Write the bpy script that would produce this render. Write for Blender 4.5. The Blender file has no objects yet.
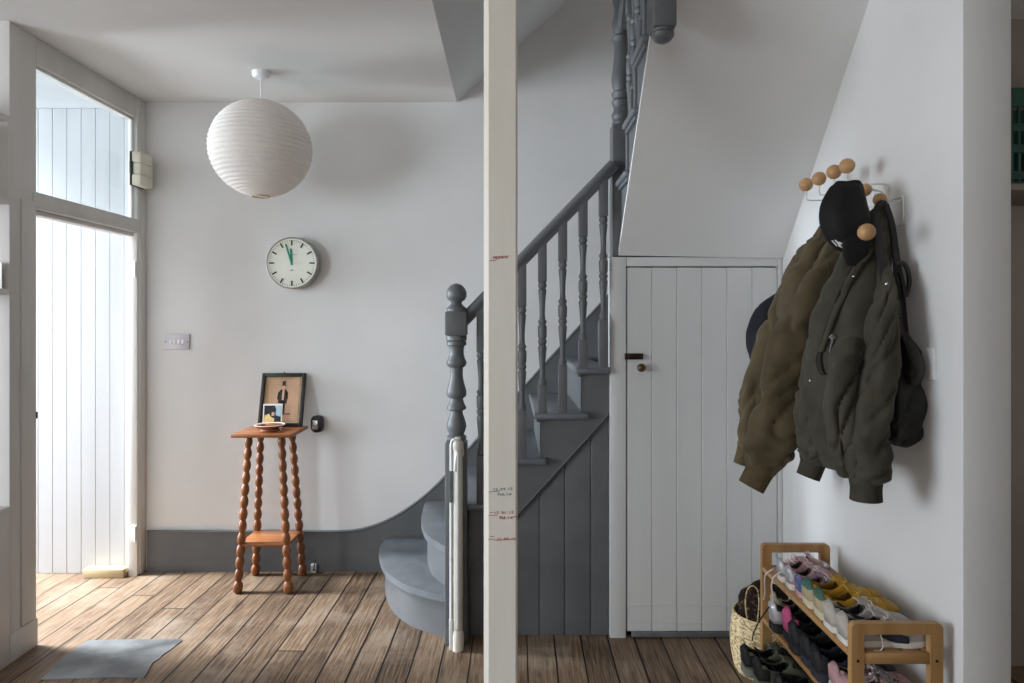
import bpy, bmesh, math, random
from mathutils import Vector, Matrix, noise
random.seed(7)
C = bpy.context.scene.collection
PI = math.pi
sin, cos = math.sin, math.cos

# ------------------------------------------------------------------ camera, light, exposure
F, CX, HY, EYE = 683.0, 509.5, 320.0, 1.47
cam_d = bpy.data.cameras.new('camera')
cam = bpy.data.objects.new('camera', cam_d); C.objects.link(cam)
cam.location = (0, 0, EYE); cam.rotation_euler = (PI/2, 0, 0)
cam_d.sensor_fit = 'HORIZONTAL'; cam_d.sensor_width = 36.0
cam_d.lens = F/1024*36.0
cam_d.shift_x = (512-CX)/1024; cam_d.shift_y = -(341.5-HY)/1024
cam_d.clip_start = 0.05
sc = bpy.context.scene
sc.camera = cam
sc.view_settings.view_transform = 'Standard'
sc.view_settings.look = 'None'
sc.view_settings.gamma = 1.0
sc.view_settings.use_curve_mapping = False
sc.view_settings.exposure = 0.30
try:
    sc.cycles.use_denoising = True
    sc.cycles.max_bounces = 10
    sc.cycles.diffuse_bounces = 6
    sc.cycles.sample_clamp_indirect = 6.0
except Exception:
    pass
w = bpy.data.worlds.new('daylight'); sc.world = w; w.use_nodes = True
w.node_tree.nodes['Background'].inputs[0].default_value = (0.80, 0.88, 1.0, 1)
w.node_tree.nodes['Background'].inputs[1].default_value = 0.30

def area(name, loc, target, sx, sy, power, col):
    d = bpy.data.lights.new(name, 'AREA'); d.shape = 'RECTANGLE'; d.size = sx; d.size_y = sy
    d.energy = power; d.color = col
    o = bpy.data.objects.new(name, d); C.objects.link(o); o.location = loc
    o.rotation_euler = (Vector(target)-Vector(loc)).to_track_quat('-Z', 'Y').to_euler()
    return o
# daylight through the open front door, the front room's window and the rear window
area('front_door_daylight', (-6.0, 3.55, 1.9), (0, 3.40, 1.2), 0.75, 2.6, 330, (0.80, 0.90, 1.0))
area('street_sky_daylight', (-5.4, 3.70, 5.6), (-1.8, 3.6, 0.0), 1.2, 2.6, 1500, (0.95, 0.975, 1.0))
area('left_window_daylight', (-4.6, 0.1, 1.55), (1.0, 1.7, 1.2), 2.0, 1.6, 128, (0.84, 0.92, 1.0))
area('rear_window_daylight', (-1.2, -2.9, 1.6), (-0.6, 3.0, 1.3), 2.2, 1.6, 14, (1.0, 0.97, 0.93))
area('kitchen_fill_light', (3.3, 1.6, 1.7), (2.0, 2.2, 1.6), 0.8, 1.0, 5, (1.0, 0.95, 0.9))  # added fill lamp, not a window; brightens the crate and its room

# ------------------------------------------------------------------ helpers
def P(px, py, D):
    return Vector(((px-CX)/F*D, D, EYE-(py-HY)/F*D))
def V(*a): return Vector(a)

def catmull(pts, n):
    """n samples along a smooth curve through tuples of any length"""
    m = len(pts); out = []
    for k in range(n):
        t = k/(n-1)*(m-1); i = min(int(t), m-2); f = t-i
        p0, p1, p2, p3 = pts[max(i-1, 0)], pts[i], pts[i+1], pts[min(i+2, m-1)]
        out.append(tuple(0.5*((2*b)+(-a+c)*f+(2*a-5*b+4*c-d)*f*f+(-a+3*b-3*c+d)*f**3)
                         for a, b, c, d in zip(p0, p1, p2, p3)))
    return out

class MB:
    def __init__(self): self.bm = bmesh.new()
    def grid(self, rings, close=True, cap0=False, cap1=False):
        vs = [[self.bm.verts.new(p) for p in r] for r in rings]
        n = len(vs[0]); m = n if close else n-1
        for a, b in zip(vs[:-1], vs[1:]):
            for j in range(m):
                k = (j+1) % n
                try: self.bm.faces.new((a[j], a[k], b[k], b[j]))
                except ValueError: pass
        if cap0: self.bm.faces.new(list(reversed(vs[0])))
        if cap1: self.bm.faces.new(vs[-1])
        return self
    def box(self, x0, x1, y0, y1, z0, z1, bev=0.0, seg=2):
        r = bmesh.ops.create_cube(self.bm, size=1.0)
        vs = r['verts']
        for v in vs:
            v.co = Vector(((x0+x1)/2+v.co.x*(x1-x0), (y0+y1)/2+v.co.y*(y1-y0), (z0+z1)/2+v.co.z*(z1-z0)))
        if bev > 0:
            es = list({e for v in vs for e in v.link_edges})
            bmesh.ops.bevel(self.bm, geom=es, offset=bev, segments=seg, profile=0.5, affect='EDGES')
        return self
    def obox(self, p0, p1, wx, wy, bev=0.0, up=(0, 0, 1)):
        """bar from p0 to p1 with section wx * wy"""
        p0, p1 = Vector(p0), Vector(p1); d = (p1-p0); L = d.length; d.normalize()
        u = Vector(up)
        if abs(d.dot(u)) > 0.98: u = Vector((0, 1, 0))
        s = d.cross(u).normalized(); t = s.cross(d)
        r = bmesh.ops.create_cube(self.bm, size=1.0); vs = r['verts']
        for v in vs:
            c = v.co.copy(); v.co = (p0+p1)/2 + d*(c.x*L) + s*(c.y*wx) + t*(c.z*wy)
        if bev > 0:
            es = list({e for v in vs for e in v.link_edges})
            bmesh.ops.bevel(self.bm, geom=es, offset=bev, segments=2, profile=0.5, affect='EDGES')
        return self
    def prism(self, poly, axis, a0, a1, bev=0.0):
        """poly of 2-D points extruded along axis: 'z' (x,y) / 'y' (x,z) / 'x' (y,z)"""
        def mk(p, a):
            return {'z': (p[0], p[1], a), 'y': (p[0], a, p[1]), 'x': (a, p[0], p[1])}[axis]
        A = [self.bm.verts.new(mk(p, a0)) for p in poly]; B = [self.bm.verts.new(mk(p, a1)) for p in poly]
        n = len(poly); fs = [self.bm.faces.new(list(reversed(A))), self.bm.faces.new(B)]
        for i in range(n): fs.append(self.bm.faces.new((A[i], A[(i+1) % n], B[(i+1) % n], B[i])))
        if bev > 0:
            es = [e for e in fs[1].edges] + [e for e in fs[0].edges]
            bmesh.ops.bevel(self.bm, geom=es, offset=bev, segments=3, profile=0.5, affect='EDGES')
        return self
    def lathe(self, prof, base=(0, 0, 0), axis=(0, 0, 1), n=32, cap=True, disp=None):
        """prof: (radius, distance along the axis)"""
        b = Vector(base); d = Vector(axis).normalized()
        u = Vector((1, 0, 0)) if abs(d.x) < 0.9 else Vector((0, 1, 0))
        s = (u-d*u.dot(d)).normalized(); t = d.cross(s)
        rings = []
        for i, (r, h) in enumerate(prof):
            ring = []
            for k in range(n):
                a = 2*PI*k/n; rr = max(r, 1e-5)
                if disp: rr += disp(a, h, r)
                ring.append(b+d*h+s*(rr*cos(a))+t*(rr*sin(a)))
            rings.append(ring)
        return self.grid(rings, True, cap, cap)
    def cyl(self, p0, p1, r0, r1=None, n=20):
        p0, p1 = Vector(p0), Vector(p1); r1 = r0 if r1 is None else r1
        return self.lathe([(r0, 0), (r1, (p1-p0).length)], p0, p1-p0, n)
    def ball(self, c, r, n=24, m=14, sq=(1, 1, 1)):
        c = Vector(c); rings = []
        for i in range(m+1):
            a = -PI/2+PI*i/m; rr = max(cos(a), 1e-4)
            rings.append([c+Vector((r*sq[0]*rr*cos(2*PI*k/n), r*sq[1]*rr*sin(2*PI*k/n), r*sq[2]*sin(a))) for k in range(n)])
        return self.grid(rings, True, True, True)
    def tube(self, pts, r, n=10, smooth=0):
        pts = [Vector(p) for p in pts]
        if smooth: pts = [Vector(p) for p in catmull([tuple(p) for p in pts], smooth)]
        rings = []; prev = None
        for i, p in enumerate(pts):
            d = (pts[min(i+1, len(pts)-1)]-pts[max(i-1, 0)])
            if d.length < 1e-9: d = Vector((0, 0, 1))
            d.normalize()
            if prev is None:
                u = Vector((0, 0, 1)) if abs(d.z) < 0.9 else Vector((1, 0, 0))
            else: u = prev
            s = (u-d*u.dot(d)).normalized(); t = d.cross(s); prev = s
            rr = r[i] if isinstance(r, (list, tuple)) else r
            rings.append([p+s*(rr*cos(2*PI*k/n))+t*(rr*sin(2*PI*k/n)) for k in range(n)])
        return self.grid(rings, True, True, True)
    def build(self, name, mat, parent=None, smooth=38, subsurf=0, solid=0.0):
        me = bpy.data.meshes.new(name)
        bmesh.ops.recalc_face_normals(self.bm, faces=self.bm.faces[:])
        self.bm.to_mesh(me); self.bm.free()
        me.materials.append(mat)
        if smooth:
            for p in me.polygons: p.use_smooth = True
            me.set_sharp_from_angle(angle=math.radians(smooth))
        o = bpy.data.objects.new(name, me); C.objects.link(o)
        if parent is not None:
            off = Vector((0, 0, 0)); q = parent
            while q is not None: off += q.location; q = q.parent
            if off.length > 0: me.transform(Matrix.Translation(-off))
            o.parent = parent
        if solid:
            m = o.modifiers.new('thickness', 'SOLIDIFY'); m.thickness = solid; m.offset = 0
        if subsurf:
            m = o.modifiers.new('smooth', 'SUBSURF'); m.levels = subsurf; m.render_levels = subsurf
        return o

def tag(o, label, cat, group=None, kind=None):
    o['label'] = label; o['category'] = cat
    if group: o['group'] = group
    if kind: o['kind'] = kind
    return o
def thing(name, label, cat, loc=(0, 0, 0), group=None, kind=None):
    o = bpy.data.objects.new(name, None); C.objects.link(o); o.location = loc
    o.empty_display_size = 0.05
    return tag(o, label, cat, group, kind)
def copy_tree(o, parent=None):
    c = o.copy(); C.objects.link(c); c.parent = parent
    for ch in list(o.children): copy_tree(ch, c)
    return c

# ------------------------------------------------------------------ materials
def srgb(r, g, b):
    f = lambda v: (v/255/12.92) if v/255 <= 0.04045 else ((v/255+0.055)/1.055)**2.4
    return (f(r), f(g), f(b), 1.0)
def mat_base(name, rough=0.5, spec=0.5, metal=0.0):
    m = bpy.data.materials.new(name); m.use_nodes = True
    nt = m.node_tree; b = nt.nodes['Principled BSDF']
    b.inputs['Roughness'].default_value = rough
    b.inputs['Metallic'].default_value = metal
    b.inputs['Specular IOR Level'].default_value = spec
    return m, nt, b
def N(nt, t, **kw):
    n = nt.nodes.new(t)
    for k, v in kw.items(): setattr(n, k, v)
    return n
def mottled(name, c1, c2, scale=4.0, rough=0.5, spec=0.4, bump=0.0, bscale=60.0, stretch=(1, 1, 1), metal=0.0, detail=4.0, sheen=0.0, lo=0.35, hi=0.65):
    m, nt, b = mat_base(name, rough, spec, metal)
    tc = N(nt, 'ShaderNodeTexCoord'); mp = N(nt, 'ShaderNodeMapping'); mp.inputs['Scale'].default_value = stretch
    nt.links.new(tc.outputs['Object'], mp.inputs[0])
    nz = N(nt, 'ShaderNodeTexNoise'); nz.inputs['Scale'].default_value = scale; nz.inputs['Detail'].default_value = detail
    nt.links.new(mp.outputs[0], nz.inputs['Vector'])
    cr = N(nt, 'ShaderNodeValToRGB')
    cr.color_ramp.elements[0].position = lo; cr.color_ramp.elements[0].color = c1
    cr.color_ramp.elements[1].position = hi; cr.color_ramp.elements[1].color = c2
    nt.links.new(nz.outputs['Fac'], cr.inputs[0]); nt.links.new(cr.outputs[0], b.inputs['Base Color'])
    if bump:
        nb = N(nt, 'ShaderNodeTexNoise'); nb.inputs['Scale'].default_value = bscale; nb.inputs['Detail'].default_value = 5
        nt.links.new(mp.outputs[0], nb.inputs['Vector'])
        bp = N(nt, 'ShaderNodeBump'); bp.inputs['Strength'].default_value = bump; bp.inputs['Distance'].default_value = 0.004
        nt.links.new(nb.outputs['Fac'], bp.inputs['Height']); nt.links.new(bp.outputs[0], b.inputs['Normal'])
    if sheen:
        b.inputs['Sheen Weight'].default_value = sheen
    return m
def wood(name, dark, light, axis='z', scale=14.0, rough=0.45, spec=0.4):
    st = {'x': (0.08, 1, 1), 'y': (1, 0.08, 1), 'z': (1, 1, 0.08)}[axis]
    return mottled(name, dark, light, scale, rough, spec, 0.15, scale*3, st, detail=6)

M = {}
M['plaster'] = mottled('white_plaster', srgb(222, 221, 219), srgb(229, 228, 227), 1.6, 0.75, 0.25, 0.10, 9.0)
M['ceiling'] = mottled('ceiling_paint', srgb(216, 213, 210), srgb(224, 221, 218), 1.2, 0.8, 0.2, 0.05, 8.0)
M['gloss_white'] = mottled('white_gloss_paint', srgb(216, 214, 210), srgb(226, 225, 222), 3.0, 0.45, 0.4, 0.12, 24.0, (1, 1, 0.15))
M['jamb_white'] = mottled('worn_white_frame_paint', srgb(196, 192, 187), srgb(212, 209, 205), 3.0, 0.5, 0.4, 0.18, 24.0, (1, 1, 0.15))
M['cupboard_white'] = mottled('cupboard_white_paint', srgb(202, 202, 201), srgb(213, 213, 212), 3.0, 0.5, 0.35, 0.15, 30.0, (1, 1, 0.12))
M['lobby_white'] = mottled('lobby_white_boards', srgb(192, 194, 197), srgb(202, 204, 207), 3.0, 0.55, 0.3, 0.1, 24.0, (1, 1, 0.15))
M['post_paint'] = mottled('cream_post_paint', srgb(226, 220, 208), srgb(240, 236, 227), 5.0, 0.55, 0.35, 0.25, 26.0, (1, 1, 0.12), detail=7)
M['grey_paint'] = mottled('grey_stair_paint', srgb(94, 96, 98), srgb(102, 104, 106), 5.0, 0.42, 0.45, 0.12, 30.0)
M['grey_tread'] = mottled('grey_tread_paint', srgb(99, 103, 108), srgb(112, 116, 121), 9.0, 0.34, 0.5, 0.12, 30.0, detail=8)
M['gap_shade'] = mottled('gap_shade', srgb(28, 25, 23), srgb(40, 36, 33), 6.0, 0.9, 0.1)  # near-black colour painted in for the shade inside the cupboard
M['table_wood'] = wood('orange_brown_wood', srgb(106, 60, 28), srgb(148, 90, 48), 'z', 26, 0.33, 0.5)
M['table_top'] = wood('orange_brown_wood_top', srgb(126, 74, 40), srgb(166, 106, 62), 'x', 22, 0.3, 0.5)
M['bamboo'] = wood('bamboo', srgb(154, 114, 70), srgb(186, 146, 98), 'z', 18, 0.42, 0.4)
M['bamboo_y'] = wood('bamboo_slats', srgb(150, 110, 66), srgb(184, 142, 94), 'y', 18, 0.42, 0.4)
M['bamboo_x'] = wood('bamboo_rails', srgb(154, 114, 70), srgb(186, 146, 98), 'x', 18, 0.42, 0.4)
M['ball_wood'] = wood('pale_turned_wood', srgb(180, 136, 92), srgb(204, 162, 116), 'z', 20, 0.4, 0.4)
M['raw_wood'] = wood('raw_pine', srgb(176, 156, 120), srgb(202, 182, 146), 'x', 16, 0.7, 0.2)
M['black'] = mottled('black_paint', srgb(24, 23, 22), srgb(34, 32, 30), 8.0, 0.45, 0.4)
M['black_plastic'] = mottled('black_plastic', srgb(20, 20, 21), srgb(28, 28, 29), 8.0, 0.35, 0.5)
M['brass'] = mottled('dark_brass', srgb(84, 68, 46), srgb(120, 98, 64), 20.0, 0.42, 0.5, metal=0.8)
M['bolt'] = mottled('dark_bolt_metal', srgb(46, 38, 30), srgb(70, 58, 44), 20.0, 0.5, 0.4, metal=0.6)
M['chrome'] = mottled('chrome', srgb(200, 202, 205), srgb(218, 220, 222), 10, 0.25, 0.5, metal=1.0)
M['zinc'] = mottled('zinc_sheet', srgb(84, 87, 88), srgb(116, 119, 120), 7.0, 0.5, 0.4, 0.35, 18.0, detail=9)
M['wire'] = mottled('white_wire', srgb(226, 226, 226), srgb(236, 236, 236), 8, 0.4, 0.4)
M['cream_plastic'] = mottled('cream_plastic', srgb(214, 207, 188), srgb(222, 216, 198), 8, 0.4, 0.4)
M['chime_lid'] = mottled('chime_lid', srgb(190, 180, 152), srgb(198, 190, 162), 8, 0.4, 0.4)
M['lilac_metal'] = mottled('pale_switch_metal', srgb(196, 192, 198), srgb(206, 203, 208), 8, 0.35, 0.5, metal=0.15)
M['white_plastic'] = mottled('white_plastic', srgb(232, 232, 232), srgb(240, 240, 240), 8, 0.35, 0.5)
M['gate_cream'] = mottled('cream_gate_plastic', srgb(202, 196, 182), srgb(214, 209, 197), 8, 0.4, 0.4)
M['ivory_face'] = mottled('clock_face', srgb(232, 234, 220), srgb(238, 240, 228), 8, 0.5, 0.4)
M['clock_case'] = mottled('clock_case', srgb(158, 156, 150), srgb(176, 174, 168), 8, 0.35, 0.5, metal=0.4)
M['clock_mark'] = mottled('clock_mark', srgb(34, 32, 30), srgb(40, 38, 35), 8, 0.5, 0.3)
M['teal'] = mottled('teal_hands', srgb(18, 132, 106), srgb(26, 146, 118), 8, 0.4, 0.4)
M['tan_print'] = mottled('tan_print', srgb(184, 148, 120), srgb(198, 163, 133), 6, 0.7, 0.2, detail=7)
M['print_dark'] = mottled('print_ink', srgb(44, 38, 36), srgb(62, 54, 50), 30, 0.7, 0.2)
M['print_grey'] = mottled('print_grey', srgb(98, 84, 72), srgb(120, 104, 88), 30, 0.7, 0.2)
M['photo_white'] = mottled('photo_paper', srgb(232, 230, 224), srgb(240, 238, 233), 8, 0.4, 0.4)
M['photo_dark'] = mottled('photo_dark', srgb(24, 26, 30), srgb(48, 50, 58), 60, 0.3, 0.4)
M['photo_blue'] = mottled('photo_sky', srgb(148, 186, 206), srgb(176, 204, 218), 40, 0.3, 0.4)
M['photo_yellow'] = mottled('photo_yellow', srgb(214, 188, 106), srgb(236, 214, 150), 60, 0.3, 0.4)
M['photo_skin'] = mottled('photo_skin', srgb(190, 150, 126), srgb(208, 170, 146), 60, 0.3, 0.4)
M['dish_white'] = mottled('dish_glaze', srgb(212, 204, 190), srgb(226, 219, 206), 14, 0.3, 0.5)
M['dish_rust'] = mottled('dish_rust', srgb(128, 74, 50), srgb(154, 94, 66), 14, 0.5, 0.4)
M['ink_red'] = mottled('red_pen', srgb(168, 54, 52), srgb(180, 64, 60), 8, 0.7, 0.2)
M['ink_blue'] = mottled('blue_pen', srgb(96, 116, 128), srgb(106, 128, 138), 8, 0.7, 0.2)
M['brown_cloth'] = mottled('olive_brown_cloth', srgb(82, 72, 52), srgb(100, 88, 65), 7, 0.8, 0.2, 0.25, 160, sheen=0.12, detail=6)
M['brown_rib'] = mottled('olive_brown_rib', srgb(84, 72, 50), srgb(98, 85, 61), 30, 0.85, 0.2, 0.2, 200)
M['olive_cloth'] = mottled('dark_olive_cloth', srgb(60, 57, 47), srgb(72, 68, 57), 7, 0.75, 0.25, 0.25, 160, sheen=0.1, detail=6)
M['olive_rib'] = mottled('dark_olive_rib', srgb(58, 55, 47), srgb(68, 65, 56), 30, 0.85, 0.2, 0.2, 200)
M['olive_lining'] = mottled('jacket_lining', srgb(44, 42, 35), srgb(54, 51, 43), 8, 0.8, 0.2)
M['navy_cloth'] = mottled('navy_cloth', srgb(27, 27, 34), srgb(37, 37, 45), 9, 0.8, 0.2, 0.2, 140)
M['black_cloth'] = mottled('black_cloth', srgb(23, 22, 22), srgb(32, 31, 31), 9, 0.75, 0.25, 0.2, 140)
M['bag_cloth'] = mottled('black_bag_nylon', srgb(26, 25, 24), srgb(40, 38, 36), 9, 0.55, 0.35, 0.25, 90)
M['white_thread'] = mottled('white_thread', srgb(222, 222, 222), srgb(236, 236, 236), 8, 0.7, 0.2)
M['wool'] = mottled('dark_flecked_wool', srgb(34, 26, 22), srgb(120, 96, 76), 70, 0.95, 0.1, 0.8, 60, detail=3, lo=0.55, hi=0.78)
M['wicker'] = mottled('pale_wicker', srgb(150, 122, 82), srgb(226, 206, 164), 75, 0.7, 0.2, 0.5, 75, (1, 1, 1.7), detail=2, lo=0.38, hi=0.56)
M['green_plastic'] = mottled('dark_green_plastic', srgb(46, 80, 72), srgb(56, 92, 82), 8, 0.5, 0.3)
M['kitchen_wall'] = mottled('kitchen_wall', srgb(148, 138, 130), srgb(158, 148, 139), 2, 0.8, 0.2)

def glass_mat():
    m = bpy.data.materials.new('clear_glass'); m.use_nodes = True; nt = m.node_tree; nt.nodes.clear()
    o = N(nt, 'ShaderNodeOutputMaterial'); mx = N(nt, 'ShaderNodeMixShader'); t = N(nt, 'ShaderNodeBsdfTransparent')
    g = N(nt, 'ShaderNodeBsdfGlossy'); g.inputs['Roughness'].default_value = 0.02
    t.inputs[0].default_value = (0.95, 0.97, 0.97, 1); mx.inputs[0].default_value = 0.04
    nt.links.new(t.outputs[0], mx.inputs[1]); nt.links.new(g.outputs[0], mx.inputs[2]); nt.links.new(mx.outputs[0], o.inputs[0])
    return m
M['glass'] = glass_mat()

def paper_mat():
    m = bpy.data.materials.new('lantern_paper'); m.use_nodes = True; nt = m.node_tree; nt.nodes.clear()
    o = N(nt, 'ShaderNodeOutputMaterial'); mx = N(nt, 'ShaderNodeMixShader'); mx.inputs[0].default_value = 0.28
    d = N(nt, 'ShaderNodeBsdfDiffuse'); t = N(nt, 'ShaderNodeBsdfTranslucent')
    tc = N(nt, 'ShaderNodeTexCoord'); nz = N(nt, 'ShaderNodeTexNoise'); nz.inputs['Scale'].default_value = 40
    nz.inputs['Detail'].default_value = 6
    cr = N(nt, 'ShaderNodeValToRGB'); cr.color_ramp.elements[0].color = srgb(226, 219, 213); cr.color_ramp.elements[1].color = srgb(237, 231, 226)
    nt.links.new(tc.outputs['Object'], nz.inputs['Vector']); nt.links.new(nz.outputs['Fac'], cr.inputs[0])
    for s in (d, t): nt.links.new(cr.outputs[0], s.inputs[0])
    nt.links.new(d.outputs[0], mx.inputs[1]); nt.links.new(t.outputs[0], mx.inputs[2]); nt.links.new(mx.outputs[0], o.inputs[0])
    return m
M['paper'] = paper_mat()

def floor_mat():
    m, nt, b = mat_base('old_floorboards', 0.55, 0.35)
    L = nt.links.new
    def math_(op, a, c=None, v=None):
        n = N(nt, 'ShaderNodeMath', operation=op)
        for i, q in enumerate((a, c)):
            if q is None: continue
            if isinstance(q, (int, float)): n.inputs[i].default_value = q
            else: L(q, n.inputs[i])
        return n.outputs[0]
    tc = N(nt, 'ShaderNodeTexCoord'); mp = N(nt, 'ShaderNodeMapping')
    mp.inputs['Rotation'].default_value = (0, 0, math.radians(0.9))
    L(tc.outputs['Object'], mp.inputs[0])
    sp = N(nt, 'ShaderNodeSeparateXYZ'); L(mp.outputs[0], sp.inputs[0])
    WID = 0.1237
    # slight waviness of the board edges
    wz = N(nt, 'ShaderNodeTexNoise'); wz.inputs['Scale'].default_value = 3.0; L(mp.outputs[0], wz.inputs['Vector'])
    wob = math_('MULTIPLY', math_('SUBTRACT', wz.outputs['Fac'], 0.5), 0.006)
    u = math_('DIVIDE', math_('ADD', math_('SUBTRACT', sp.outputs['X'], 0.155), wob), WID)
    idx = math_('FLOOR', u); fr = math_('FRACT', u)
    # butt joints: each board has its own offset along its length
    wn = N(nt, 'ShaderNodeTexWhiteNoise', noise_dimensions='1D'); L(idx, wn.inputs['W'])
    v = math_('DIVIDE', math_('ADD', sp.outputs['Y'], math_('MULTIPLY', wn.outputs['Value'], 9.0)), 5.3)
    jv = math_('FRACT', v); ji = math_('FLOOR', v)
    bid = math_('ADD', math_('MULTIPLY', idx, 7.13), math_('MULTIPLY', ji, 3.77))
    wn2 = N(nt, 'ShaderNodeTexWhiteNoise', noise_dimensions='1D'); L(bid, wn2.inputs['W'])
    edge = math_('MINIMUM', fr, math_('SUBTRACT', 1.0, fr))
    # gap width varies from board to board
    gapw = math_('ADD', 0.020, math_('MULTIPLY', wn.outputs['Value'], 0.026))
    gap = math_('LESS_THAN', edge, gapw)
    jgap = math_('LESS_THAN', math_('MINIMUM', jv, math_('SUBTRACT', 1.0, jv)), 0.0006)
    gapall = math_('MAXIMUM', gap, jgap)
    # grain, stretched along the boards and shifted per board
    cb = N(nt, 'ShaderNodeCombineXYZ')
    L(math_('MULTIPLY', sp.outputs['X'], 120.0), cb.inputs[0])
    L(math_('ADD', math_('MULTIPLY', sp.outputs['Y'], 4.5), math_('MULTIPLY', wn2.outputs['Value'], 50)), cb.inputs[1])
    gr = N(nt, 'ShaderNodeTexNoise'); gr.inputs['Scale'].default_value = 1.0; gr.inputs['Detail'].default_value = 7; gr.inputs['Roughness'].default_value = 0.65
    L(cb.outputs[0], gr.inputs['Vector'])
    # worn patches and stains
    st = N(nt, 'ShaderNodeTexNoise'); st.inputs['Scale'].default_value = 2.6; st.inputs['Detail'].default_value = 8; st.inputs['Roughness'].default_value = 0.62
    L(tc.outputs['Object'], st.inputs['Vector'])
    st2 = N(nt, 'ShaderNodeTexNoise'); st2.inputs['Scale'].default_value = 8.0; st2.inputs['Detail'].default_value = 8; st2.inputs['Roughness'].default_value = 0.7
    mp2 = N(nt, 'ShaderNodeMapping'); mp2.inputs['Location'].default_value = (5.2, 1.7, 0); mp2.inputs['Scale'].default_value = (1, 0.45, 1)
    L(tc.outputs['Object'], mp2.inputs[0]); L(mp2.outputs[0], st2.inputs['Vector'])
    c0 = N(nt, 'ShaderNodeValToRGB')
    e = c0.color_ramp.elements
    e[0].position = 0.28; e[0].color = srgb(66, 51, 40); e[1].position = 0.74; e[1].color = srgb(142, 122, 101)
    q = e.new(0.5); q.color = srgb(110, 90, 71)
    mixv = math_('ADD', math_('MULTIPLY', math_('ADD', math_('MULTIPLY', math_('SUBTRACT', gr.outputs['Fac'], 0.5), 1.7), 0.5), 0.76), math_('MULTIPLY', wn2.outputs['Value'], 0.20))
    L(mixv, c0.inputs[0])
    def mix(fac, a, c, blend='MIX'):
        n = N(nt, 'ShaderNodeMix', data_type='RGBA', blend_type=blend)
        if isinstance(fac, (int, float)): n.inputs[0].default_value = fac
        else: L(fac, n.inputs[0])
        for i, q_ in ((6, a), (7, c)):
            if isinstance(q_, tuple): n.inputs[i].default_value = q_
            else: L(q_, n.inputs[i])
        return n.outputs[2]
    def ramp(src, lo, hi):
        r = N(nt, 'ShaderNodeMapRange'); r.inputs[1].default_value = lo; r.inputs[2].default_value = hi; L(src, r.inputs[0]); return r.outputs[0]
    col = mix(math_('MULTIPLY', ramp(st.outputs['Fac'], 0.5, 0.68), 0.55), c0.outputs[0], srgb(150, 136, 120))   # greyed wear
    col = mix(math_('MULTIPLY', ramp(st2.outputs['Fac'], 0.55, 0.72), 0.75), col, srgb(66, 46, 36))       # dark stains
    col = mix(gapall, col, srgb(22, 17, 13))
    L(col, b.inputs['Base Color'])
    h = math_('SUBTRACT', math_('MULTIPLY', gr.outputs['Fac'], 0.25), math_('MULTIPLY', gapall, 1.0))
    bp = N(nt, 'ShaderNodeBump'); bp.inputs['Strength'].default_value = 0.55; bp.inputs['Distance'].default_value = 0.006
    L(h, bp.inputs['Height']); L(bp.outputs[0], b.inputs['Normal'])
    rr = N(nt, 'ShaderNodeMapRange'); rr.inputs[3].default_value = 0.42; rr.inputs[4].default_value = 0.75
    L(gr.outputs['Fac'], rr.inputs[0]); L(rr.outputs[0], b.inputs['Roughness'])
    return m
M['floor'] = floor_mat()

def simple(name, c, rough=0.6, spec=0.35, var=8):
    c2 = tuple(min(255, v*1.09+3) for v in c)
    return mottled(name, srgb(*c), srgb(*c2), var, rough, spec, 0.12, 120)

# ------------------------------------------------------------------ room shell
XL, XR, YB, ZC = -2.137, 1.264, 4.005, 2.748     # left wall, right wall, back wall, ceiling
YF = 2.922                                       # the wall left of the door, facing the room
YC = 3.157                                       # front of the cupboard under the stairs
UP = 4.7

def struct(o, label, cat): return tag(o, label, cat, None, 'structure')
def shell(name, mb, mat, label, cat): return struct(mb.build(name, mat), label, cat)

shell('floor', MB().box(-5.1, 3.6, -3.1, 4.15, -0.10, 0.0), M['floor'], 'worn brown floorboards running towards the back wall', 'floor')
b = MB().box(-5.1, -0.31, -3.1, YF+0.12, ZC, ZC+0.16).box(-3.05, -0.31, YF+0.12, 4.15, ZC, ZC+0.16).box(-0.31, 3.6, -3.1, 2.235, ZC, ZC+0.16).box(1.40, 3.6, 2.235, 4.15, ZC, ZC+0.16)
shell('ceiling', b, M['ceiling'], 'white plaster ceiling ending at the open stairwell', 'ceiling')
shell('wall_back', MB().box(XL, 3.6, YB, YB+0.15, 0, UP), M['plaster'], 'white plaster back wall behind the table and stairs', 'wall')
shell('wall_right', MB().box(XR, 1.40, 1.904, YB, 0, UP, 0.004), M['plaster'], 'white plaster wall carrying the coat rack', 'wall')
shell('wall_left', MB().box(-5.1, XL-0.004, YF, YF+0.12, 0, ZC), M['plaster'], 'white plaster wall with shelves left of the door frame', 'wall')
b = MB().box(-3.25, -3.05, YF, 3.05, 0, ZC).box(-5.1, -4.95, -3.1, YF, 0, ZC).box(-5.1, 3.6, -3.1, -3.0, 0, ZC)
shell('wall_front', b, M['plaster'], 'white walls of the front room behind the viewer', 'wall')
b = MB().box(1.55, 1.65, -3.0, 1.15, 0, ZC).box(3.5, 3.6, -3.0, YB, 0, ZC)  # near partition is unseen, added to keep daylight out of this room
shell('wall_kitchen', b, M['kitchen_wall'], 'walls of the dim room beyond the right wall, partition added to block light', 'wall')
# stairwell lining above the hall
b = MB().box(XR-1.60, XR, 1.2, 1.3, ZC+0.16, UP).box(-0.41, -0.31, 1.2, 2.235, ZC+0.16, UP).box(-0.5, 1.4, 1.2, YB, UP, UP+0.1).box(XR, 1.40, 1.2, 1.904, ZC+0.16, UP)
shell('wall_stairwell', b, M['plaster'], 'white walls closing the stairwell above the ceiling', 'wall')
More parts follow.
